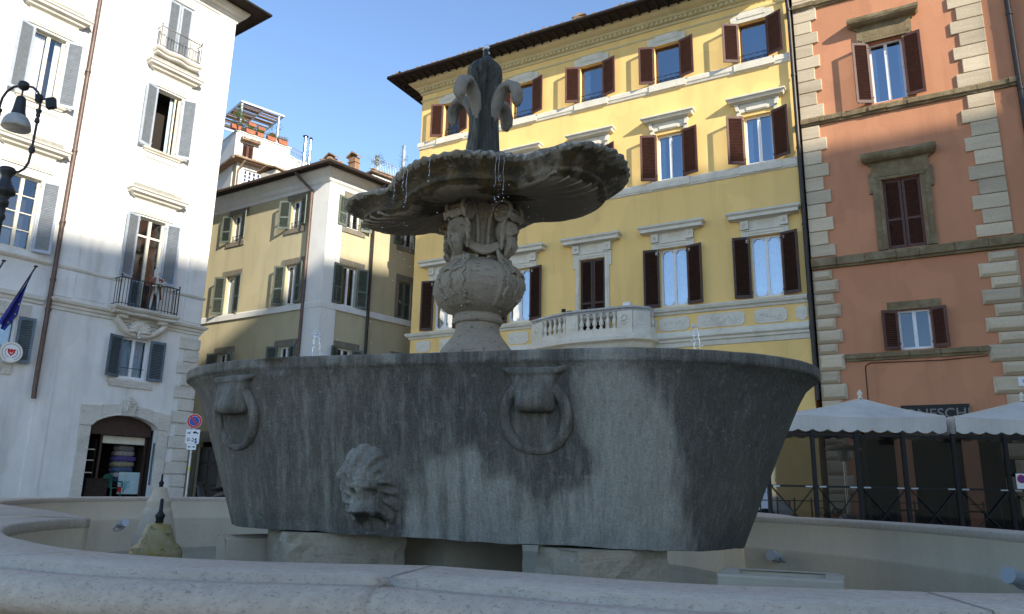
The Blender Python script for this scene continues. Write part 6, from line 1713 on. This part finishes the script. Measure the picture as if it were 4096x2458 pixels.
N = [((0, 0, .88), .12, .10), ((0, 0, 1.08), .125, .095), ((0, 0, 1.28), .15, .10), ((0, 0, 1.40), .055), ((0, -.01, 1.48), .065), ((0, -.015, 1.56), .085, .095), ((0, -.01, 1.65), .06),
     ((-.09, 0, .80), .085), ((-.11, -.02, .46), .055), ((-.12, .02, .08), .035), ((-.13, -.10, .03), .035, .025), ((.09, 0, .80), .085), ((.13, -.06, .46), .055), ((.15, -.02, .08), .035), ((.17, -.13, .03), .035, .025),
     ((-.18, 0, 1.32), .06), ((-.25, -.02, 1.06), .042), ((-.14, -.20, .98), .032), ((-.06, -.25, 1.0), .03, .018), ((.18, 0, 1.32), .06), ((.26, -.04, 1.08), .042), ((.22, -.24, 1.05), .032), ((.18, -.31, 1.08), .03, .018)]
E_ = [(0, 1), (1, 2), (2, 3), (3, 4), (4, 5), (5, 6), (0, 7), (7, 8), (8, 9), (9, 10), (0, 11), (11, 12), (12, 13), (13, 14), (2, 15), (15, 16), (16, 17), (17, 18), (2, 19), (19, 20), (20, 21), (21, 22)]
skin_mesh(N, E_, white_c, 'body', fig, 2)
for (hx, hy, hz, sx) in ((-.05, -.27, 1.0, 1), (.17, -.33, 1.08, -1)):
    for k in range(4):
        a = (k - 1.5) * .016; skin_mesh([((hx - sx * .01, hy + .03, hz + a), .009), ((hx + sx * .015, hy - .01, hz + a), .009), ((hx + sx * .04, hy - .01 + .01 * k, hz + a - .004), .008), ((hx + sx * .05, hy + .02, hz + a - .006), .007)], [(0, 1), (1, 2), (2, 3)], skin_, 'finger', fig)
    skin_mesh([((hx - sx * .01, hy + .03, hz + .02), .010), ((hx, hy, hz + .05), .009), ((hx + sx * .02, hy - .015, hz + .06), .008)], [(0, 1), (1, 2)], skin_, 'thumb', fig)
h = MB(); rows = []
for i in range(13):
    t = pi * i / 12; row = []
    for j in range(18):
        p_ = 2 * pi * j / 18; x, y, z = sin(t) * cos(p_), sin(t) * sin(p_), cos(t)
        d = 1 + (.18 * math.exp(-(x / .2) ** 2 - ((z + .05) / .25) ** 2) - .06 * (math.exp(-((abs(x) - .38) / .16) ** 2 - ((z - .1) / .12) ** 2)) - .06 * math.exp(-(x / .25) ** 2 - ((z + .45) / .08) ** 2) if y < 0 else 0)
        row.append((x * .078 * d, y * .095 * d - .015, 1.545 + z * .115))
    rows.append(row)
h.grid(rows, 0, True, close_u=True); h.build('head', skin_, fig)
wg = MB(); rn = random.Random(3)
for k in range(46):
    a = rn.uniform(.15 * pi, .85 * pi) if k % 2 else rn.uniform(-.1 * pi, 1.1 * pi); z = 1.56 + .12 * rn.random() ** 1 - (.18 if k % 5 == 0 else 0)
    wg.sphere((.095 * cos(a), .095 * sin(a) * 1.0 - .0, z), .042, 7, 5)
for k in range(14): wg.sphere((rn.uniform(-.07, .07), rn.uniform(-.07, .07), 1.66 + rn.uniform(-.02, .03)), .04, 7, 5)
wg.build('wig', white_c, fig)
ct = MB(); rows = []
for z, rx, ry, op in ((1.38, .09, .08, .2), (1.33, .19, .12, .25), (1.22, .195, .135, .3), (1.05, .165, .125, .4), (.90, .19, .15, .55), (.70, .235, .19, .7), (.52, .26, .22, .8)):
    rows.append([(rx * sin(t) * 1.0, -ry * cos(t), z + .01 * sin(5 * t)) for t in [op + (2 * pi - 2 * op) * k / 26 for k in range(27)]])
ct.grid(rows, 0, True); 
for sx in (-1, 1): ct.tube([(sx * .17, 0, 1.33), (sx * .255, -.02, 1.06), (sx * .2, -.16, 1.0 if sx < 0 else 1.05)], [.075, .06, .065], 10)
ct.build('coat', coat, fig)
bq = MB()
for k in range(26): bq.sphere((.12 + rn.gauss(0, .08), -.36 + rn.gauss(0, .04), 1.10 + rn.gauss(0, .06)), rn.uniform(.02, .035), 6, 5)
bqo = bq.build('bouquet', white_c, None, fig.location, fig.rotation_euler.z); tag(bqo, 'bunch of pale flowers held by the costumed figure on the balcony', 'flowers')
lf = MB(); leafball(lf, (.05, -.33, 1.0), .14, 60, .04, rn); lf.build('leaves', M['leaf'], bqo)

# ------------------------------------------------------------------ TRAFFIC SIGN
ts = empty('traffic_sign', (-9.06, 22, 0), radians(12)); tag(ts, 'round blue and red sign on a pole with three white plates, left of the tub', 'traffic sign')
p = MB(); p.tube([(0, .03, 0), (0, .03, 2.95)], .028, 10); p.build('pole', M['galv'], ts)
def sdisc(r, y, z, mat, name, n=48):
    m_ = MB(); m_.prism([(r * cos(2 * pi * k / n), z + r * sin(2 * pi * k / n)) for k in range(n)], 'y', y, y + .006); return m_.build(name, mat, ts)
zc = 2.74
sdisc(.205, -.010, zc, M['white_paint'], 'rim'); sdisc(.195, -.016, zc, M['red_paint'], 'red_ring'); sdisc(.142, -.022, zc, M['white_paint'], 'white_line'); sdisc(.135, -.028, zc, M['blue_paint'], 'blue_field')
b = MB(); b.obox((0, -.032, zc), (.022, .003, .14), Matrix.Rotation(radians(-38), 3, 'Y')); b.build('bar', M['red_paint'], ts)
for z0, z1, hw in ((2.33, 2.50, .185), (2.10, 2.325, .185), (1.93, 2.09, .125)):
    b = MB(); b.box(-hw, hw, -.016, -.008, z0, z1, 0); b.build('plate', M['white_paint'], ts)
text_mesh('0-24', .15, M['black'], 'lettering', ts, txt_at(-.01, -.018, 2.21), .002, .002)
a = MB()
for sx in (-1, 1): a.prism([(sx * .10, 2.01), (sx * .055, 2.045), (sx * .055, 2.02), (sx * .012, 2.02), (sx * .012, 2.0), (sx * .055, 2.0), (sx * .055, 1.975)], 'y', -.019, -.016)
a.build('arrows', M['black'], ts)
a = MB(); a.box(-.15, -.06, -.019, -.016, 2.39, 2.41); a.prism([(-.12, 2.41), (-.05, 2.46), (-.045, 2.45), (-.10, 2.41)], 'y', -.019, -.016); a.prism([(.0, 2.40), (.15, 2.385), (.155, 2.41), (.11, 2.42), (.08, 2.45), (.03, 2.45), (.0, 2.425)], 'y', -.019, -.016)
for x in (-.13, -.08, .03, .12): a.sphere((x, -.017, 2.388), .014, 8, 5, 0, (1, .2, 1))
a.build('tow_pictogram', M['black'], ts)
b = MB(); b.box(.07, .13, -.020, -.017, 2.12, 2.17); b.build('sticker', M['blue_paint'], ts)
b = MB(); b.tube([(0, .03, 1.35), (0, .03, 1.45)], .030, 10); b.build('sticker_band', plain('yellow_sticker', (.55, .5, .05), .6), ts)

# ------------------------------------------------------------------ SCOOTER
sc_ = empty('scooter', (-9.75, 26.0, 0), radians(165)); tag(sc_, 'black motor scooter with a chrome grab rail parked in front of the dark door', 'scooter')
dark = paint('scooter_black', (.012, .012, .014), .3, .2); tyre = plain('tyre_rubber', (.015, .015, .015), .9)
for x, nm in ((-.62, 'wheel'), (.62, 'wheel')):
    w = MB(); w.tube([(x + .19 * cos(t), 0, .26 + .19 * sin(t)) for t in [2 * pi * k / 24 for k in range(25)]], .065, 10, caps=False); wo = w.build(nm, tyre, sc_)
    r = MB(); r.tube([(x, -.04, .26), (x, .04, .26)], .13, 16); r.build('rim', M['steel'], wo)
b = MB(); rows = []
for x, zc_, w_, h_ in ((-.95, .80, .06, .05), (-.80, .78, .14, .13), (-.5, .68, .17, .20), (-.1, .60, .16, .20), (.1, .38, .15, .08), (.35, .36, .15, .07), (.52, .62, .16, .22), (.62, .80, .12, .20), (.66, .98, .05, .06)):
    rows.append([(x, w_ * cos(2 * pi * k / 16), zc_ + h_ * sin(2 * pi * k / 16)) for k in range(16)])
b.grid(rows, 0, True, close_u=True); b.face(rows[0]); b.face(rows[-1]); b.build('body', dark, sc_)
b = MB(); rows = [[(x, w_ * cos(2 * pi * k / 14), z + .05 * sin(2 * pi * k / 14)) for k in range(14)] for x, z, w_ in ((-.85, .98, .04), (-.75, .97, .13), (-.35, .90, .15), (.0, .84, .13), (.1, .82, .04))]; b.grid(rows, 0, True, close_u=True); b.build('seat', paint('scooter_seat', (.02, .02, .02), .7, .2), sc_)
b = MB(); b.tube([(-.55, .16, .98), (-.8, .17, 1.05), (-1.08, .09, 1.16), (-1.10, 0, 1.17), (-1.08, -.09, 1.16), (-.8, -.17, 1.05), (-.55, -.16, .98)], .02, 8); b.build('grab_rail', M['steel'], sc_)
b = MB(); b.tube([(-.9, -.2, .36), (-.4, -.2, .30)], [.07, .05], 12); b.build('exhaust', M['steel'], sc_)
b = MB(); b.tube([(.62, 0, .3), (.56, 0, 1.0)], .03, 8); b.tube([(.5, -.32, 1.06), (.56, -.15, 1.02), (.56, .15, 1.02), (.5, .32, 1.06)], .018, 8); b.build('handlebar', dark, sc_)
b = MB(); b.lathe([(.02, 0), (.05, .01), (.055, .05)], 10); b.build('headlight', M['steel'], sc_, (.70, 0, .88))

# ------------------------------------------------------------------ CAR (mostly hidden by the tub)
car = empty('parked_car', (5.75, 22.3, 0), radians(180)); tag(car, 'white parked car of which only the tail shows, between the tub and the terrace screen', 'car')
cw = paint('white_car_paint', (.62, .62, .61), .25, .03)
b = MB(); prof = [(-2.0, .35), (-2.05, .60), (-1.95, .85), (-1.75, .95), (-1.2, 1.40), (-.9, 1.45), (.3, 1.45), (.6, 1.40), (1.2, .98), (1.9, .85), (2.05, .6), (2.0, .35)]
rows = []
for y, s_ in ((-.80, .93), (-.76, .98), (-.6, 1.0), (.6, 1.0), (.76, .98), (.80, .93)): rows.append([(x * (1 if z < .9 else 1), y * (1 if z < 1.0 else .84), .35 + (z - .35) * s_) for x, z in prof])
b.grid(rows, 0, True, close_u=True); b.face(rows[0]); b.face(rows[-1]); b.build('body', cw, car)
gl = MB()
for y in (-.79, .79): gl.prism([(-1.25, .98), (-.88, 1.36), (.35, 1.36), (.85, .98)], 'y', y - .012, y + .012)
gl.build('window', plain('car_glass', (.02, .025, .03), .1, .6), car)
for x in (-1.3, 1.3):
    for y in (-.78, .78):
        w = MB(); w.tube([(x, y - .09, .32), (x, y + .09, .32)], .32, 20); wo = w.build('wheel', tyre, car); r = MB(); r.tube([(x, y - .1, .32), (x, y + .1, .32)], .19, 14); r.build('rim', M['galv'], wo)
for y in (-.6, .6):
    w = MB(); w.obox((-2.0, y, .78), (.05, .12, .08)); w.build('tail_light', M['red_paint'], car)

# ------------------------------------------------------------------ RESTAURANT TERRACE
azD = 92.; oD = Vector((5, 16, 0)); rD = Vector((sin(radians(azD)), cos(radians(azD)), 0)); nD = Vector((rD.y, -rD.x, 0))
def Dw(u, out, z): return oD + rD * u + nD * out + Vector((0, 0, z))
scr = empty('glass_screen', oD, az_rz(azD)); tag(scr, 'black framed glass windbreak of the restaurant terrace under the white canopies', 'screen')
M['dglass'] = glass('terrace_glass', .02, (.22, .21, .20), (.8, .85, .9), .03, .02)  # dark tint paints in the canopy shade behind the glass
us = [.36, 1.30, 2.20, 3.15, 4.17, 5.22, 6.25, 7.3]
for i, u in enumerate(us):
    m_ = MB(); m_.box(u - .036, u + .036, -.04, .04, 0, 2.30); m_.build('post', M['black'], scr)
for u, v in zip(us, us[1:]):
    fr = MB()
    for z in (.12, 1.17, 2.22): fr.box(u + .036, v - .036, -.02, .02, z, z + .04)
    for a0, a1 in (((u + .03, 1.19), (v - .03, .14)), ((u + .03, .14), (v - .03, 1.19))): fr.tube([(a0[0], -.03, a0[1]), (a1[0], -.03, a1[1])], .012, 6)
    for x in (u + .14, v - .14): fr.box(x - .07, x + .07, -.026, -.010, 1.172, 1.20, 1)
    fr.build('panel_frame', [M['black'], M['galv']], scr)
    gp = MB(); gp.face([(u + .04, 0, .16), (v - .04, 0, .16), (v - .04, 0, 2.22), (u + .04, 0, 2.22)]); gp.build('pane', M['dglass'], scr)
sd = MB()
for y in (1.1, 2.2, 3.3): sd.box(.33, .39, y - .03, y + .03, 0, 2.25)
for z in (.12, 1.17, 2.22): sd.box(.34, .38, .05, 3.4, z, z + .04)
sd.build('side_frame', M['black'], scr)
UMB = []
for i, (u0, u1, lab) in enumerate(((.70, 4.06, 'white square canopy umbrella with a scalloped valance beside the tub'), (4.24, 7.60, 'second white canopy umbrella at the right edge of the photo'))):
    um = empty('canopy_umbrella', Dw((u0 + u1) / 2, -1.0, 0), az_rz(azD)); tag(um, lab, 'umbrella', 'white canopies of the restaurant terrace')
    a = (u1 - u0) / 2; zb, za = 2.66, 3.13; ax = .40
    def umb(q, x, y, z, t=0.):
        p = Matrix.Rotation(q * pi / 2, 3, 'Z') @ Vector((x, y, z)); return Vector((p.x + ax * (1 - t), p.y * .62, p.z))
    c = MB(); n = 24
    for q in range(4):
        rows = []
        for j in range(13):
            t = j / 12; r = a * t; z = za - (za - zb) * (t ** 1.08) - .05 * sin(pi * t)
            rows.append([umb(q, -r + 2 * r * k / n, -r, z - .05 * t * (1 - (2 * k / n - 1) ** 2) + .010 * fbm((k * .35, r * 2.2, q * 3 + u0)) * (1 if 0 < k < n else 0) * t, t) for k in range(n + 1)])
        c.grid(rows, 0, True)
    c.build('canopy', M['canvas'], um)
    v = MB(); ns = 11
    for q in range(4):
        rows = [[], [], []]
        for k in range(ns * 8 + 1):
            t = k / (ns * 8); x = -a + 2 * a * t; z1 = zb - .05 * (1 - (2 * t - 1) ** 2); ph = (k % 8) / 8; sc = .05 * abs(sin(pi * ph))
            w_ = .015 * sin(t * 31) + .012 * sin(t * 63)
            for j, (z, yo) in enumerate(((z1, 0), (2.46, .01 + w_ * .5), (2.30 + .055 * (1 - sc / .05) - .0, .015 + w_))): rows[j].append(umb(q, x, -a - yo, z, 1))
        v.grid(rows, 0, True)
    v.build('valance', M['canvas'], um)
    p = MB(); p.tube([(ax, 0, 0), (ax, 0, za + .04)], .035, 10); p.build('pole', M['shut_brown'], um)
    f = MB(); f.lathe([(.03, 3.12), (.05, 3.16), (.03, 3.19), (.06, 3.23), (.05, 3.27), (.01, 3.33)], 12, (ax, 0)); f.build('finial', M['frame_cream'], um)
    sm_ = MB()
    for q in range(4): sm_.tube([umb(q, -a * t, -a * t, za - (za - zb) * (t ** 1.08) - .05 * sin(pi * t) + .004, t) for t in [k / 12 for k in range(13)]], .008, 5)
    sm_.build('seam', M['frame_cream'], um)
    r = MB()
    for q in range(4):
        for e in (-1, 1): r.tube([(ax, 0, za - .12), umb(q, e * a * .96, -a * .96, zb - .06, 1)], .014, 5)
    r.build('ribs', M['shut_brown'], um)
    UMB.append(um)
ht = empty('patio_heater', Dw(2.78, -2.2, 0), 0); tag(ht, 'steel mushroom patio heater standing behind the terrace glass', 'heater')
b = MB(); b.tube([(0, 0, .6), (0, 0, 1.85)], .03, 10); b.build('pole', M['steel'], ht)
b = MB(); b.lathe([(.20, 0), (.20, .55), (.10, .62)], 16); b.build('gas_housing', M['galv'], ht)
b = MB(); b.lathe([(.09, 1.80), (.11, 1.85), (.13, 2.02), (.12, 2.06)], 16); b.build('burner', M['galv'], ht)
b = MB(); b.lathe([(.42, 2.06), (.40, 2.09), (.12, 2.20), (.02, 2.22)], 24); b.build('reflector', M['galv'], ht)
fe = empty('iron_fence', Dw(0, -2.6, 0), az_rz(azD)); tag(fe, 'low wrought iron fence with scrolls behind the terrace glass', 'fence')
b = MB()
for k in range(16): b.tube([(.9 + k * .4, 0, 0), (.9 + k * .4, 0, .95)], .018, 6)
for z in (.12, .88): b.tube([(.9, 0, z), (6.9, 0, z)], .014, 6)
for c_ in (2.5, 3.7):
    for sx in (-1, 1): b.tube([(c_ + sx * (.16 + (.13 * (1 - t / 9)) * cos(t)), 0, .62 + .13 * (1 - t / 9) * sin(t)) for t in [q * .4 for q in range(21)]], .012, 5)
b.build('bars', M['iron'], fe)
npk = empty('no_parking_plate', Dw(5.40, .09, 0), az_rz(azD)); tag(npk, 'small white plate with a blue and red disc fixed to the terrace screen', 'sign')
b = MB(); b.box(-.10, .10, -.012, 0, 1.22, 1.52); b.build('plate', M['white_paint'], npk)
for r, y, mt in ((.085, -.016, 'red_paint'), (.06, -.020, 'blue_paint')):
    b = MB(); b.prism([(r * cos(2 * pi * k / 28), 1.415 + r * sin(2 * pi * k / 28)) for k in range(28)], 'y', y, -.012); b.build('disc', M[mt], npk)
b = MB(); b.obox((0, -.023, 1.415), (.010, .002, .062), Matrix.Rotation(radians(-45), 3, 'Y')); b.build('bar', M['red_paint'], npk)
# tables and chairs inside the terrace
def table(u, y, lab):
    t = empty('cafe_table', Dw(u, -y, 0), az_rz(azD)); tag(t, lab, 'table', 'tables of the restaurant terrace')
    b = MB(); b.box(-.4, .4, -.4, .4, .72, .75); b.build('top', M['wood'], t)
    for sx in (-1, 1):
        for sy in (-1, 1): b = MB(); b.box(sx * .35 - .02, sx * .35 + .02, sy * .35 - .02, sy * .35 + .02, 0, .72); b.build('leg', M['iron'], t)
table(3.6, 1.0, 'dark cafe table behind the third glass panel'); table(4.8, 1.2, 'dark cafe table further right behind the glass panel with the small sign')
# ------------------------------------------------------------------ camera, light, sky
f_px, cx0, cy0 = 3033., 2048., 1229.
pt = math.atan(731 / 3033.); rl = radians(1.15)
fw = Vector((0, cos(pt), sin(pt))); up0 = Vector((0, -sin(pt), cos(pt))); rt0 = Vector((1, 0, 0))
rt = rt0 * cos(rl) + up0 * sin(rl); up = -rt0 * sin(rl) + up0 * cos(rl)
cam = bpy.data.cameras.new('camera'); co = bpy.data.objects.new('camera', cam); COL.objects.link(co)
cam.sensor_width = 36; cam.sensor_fit = 'HORIZONTAL'; cam.lens = 36 * f_px / 4096
cam.clip_start = .05; cam.clip_end = 2000
R = Matrix((rt, up, -fw)).transposed().to_4x4()
co.matrix_world = Matrix.Translation((0, 0, 1.0)) @ R
scene.camera = co

EL = radians(24.5)
sh = Vector((.595, -.803, 0)).normalized()
sd = sh * cos(EL) + Vector((0, 0, sin(EL)))
su = bpy.data.lights.new('sun', 'SUN'); so = bpy.data.objects.new('sun', su); COL.objects.link(so)
su.energy = SUN_E; su.angle = radians(.9); su.color = (1, .92, .78)
so.rotation_euler = sd.to_track_quat('Z', 'Y').to_euler(); so.location = (20, -30, 40)
w = bpy.data.worlds.new('World'); scene.world = w; w.use_nodes = True
nt = w.node_tree; nt.nodes.clear()
sky = nt.nodes.new('ShaderNodeTexSky'); sky.sky_type = 'NISHITA'; sky.sun_disc = False
sky.sun_elevation = EL; sky.sun_rotation = atan2(sh.x, sh.y)
sky.air_density = .85; sky.dust_density = .1; sky.ozone_density = 2.4; sky.altitude = 50
bg = nt.nodes.new('ShaderNodeBackground'); bg.inputs[1].default_value = SKY_E
wo = nt.nodes.new('ShaderNodeOutputWorld')
nt.links.new(sky.outputs[0], bg.inputs[0]); nt.links.new(bg.outputs[0], wo.inputs[0])
vs = scene.view_settings; vs.view_transform = 'Standard'; vs.look = 'None'; vs.exposure = EXPO; vs.gamma = 1
scene.cycles.max_bounces = 8; scene.cycles.diffuse_bounces = 4; scene.cycles.transparent_max_bounces = 12
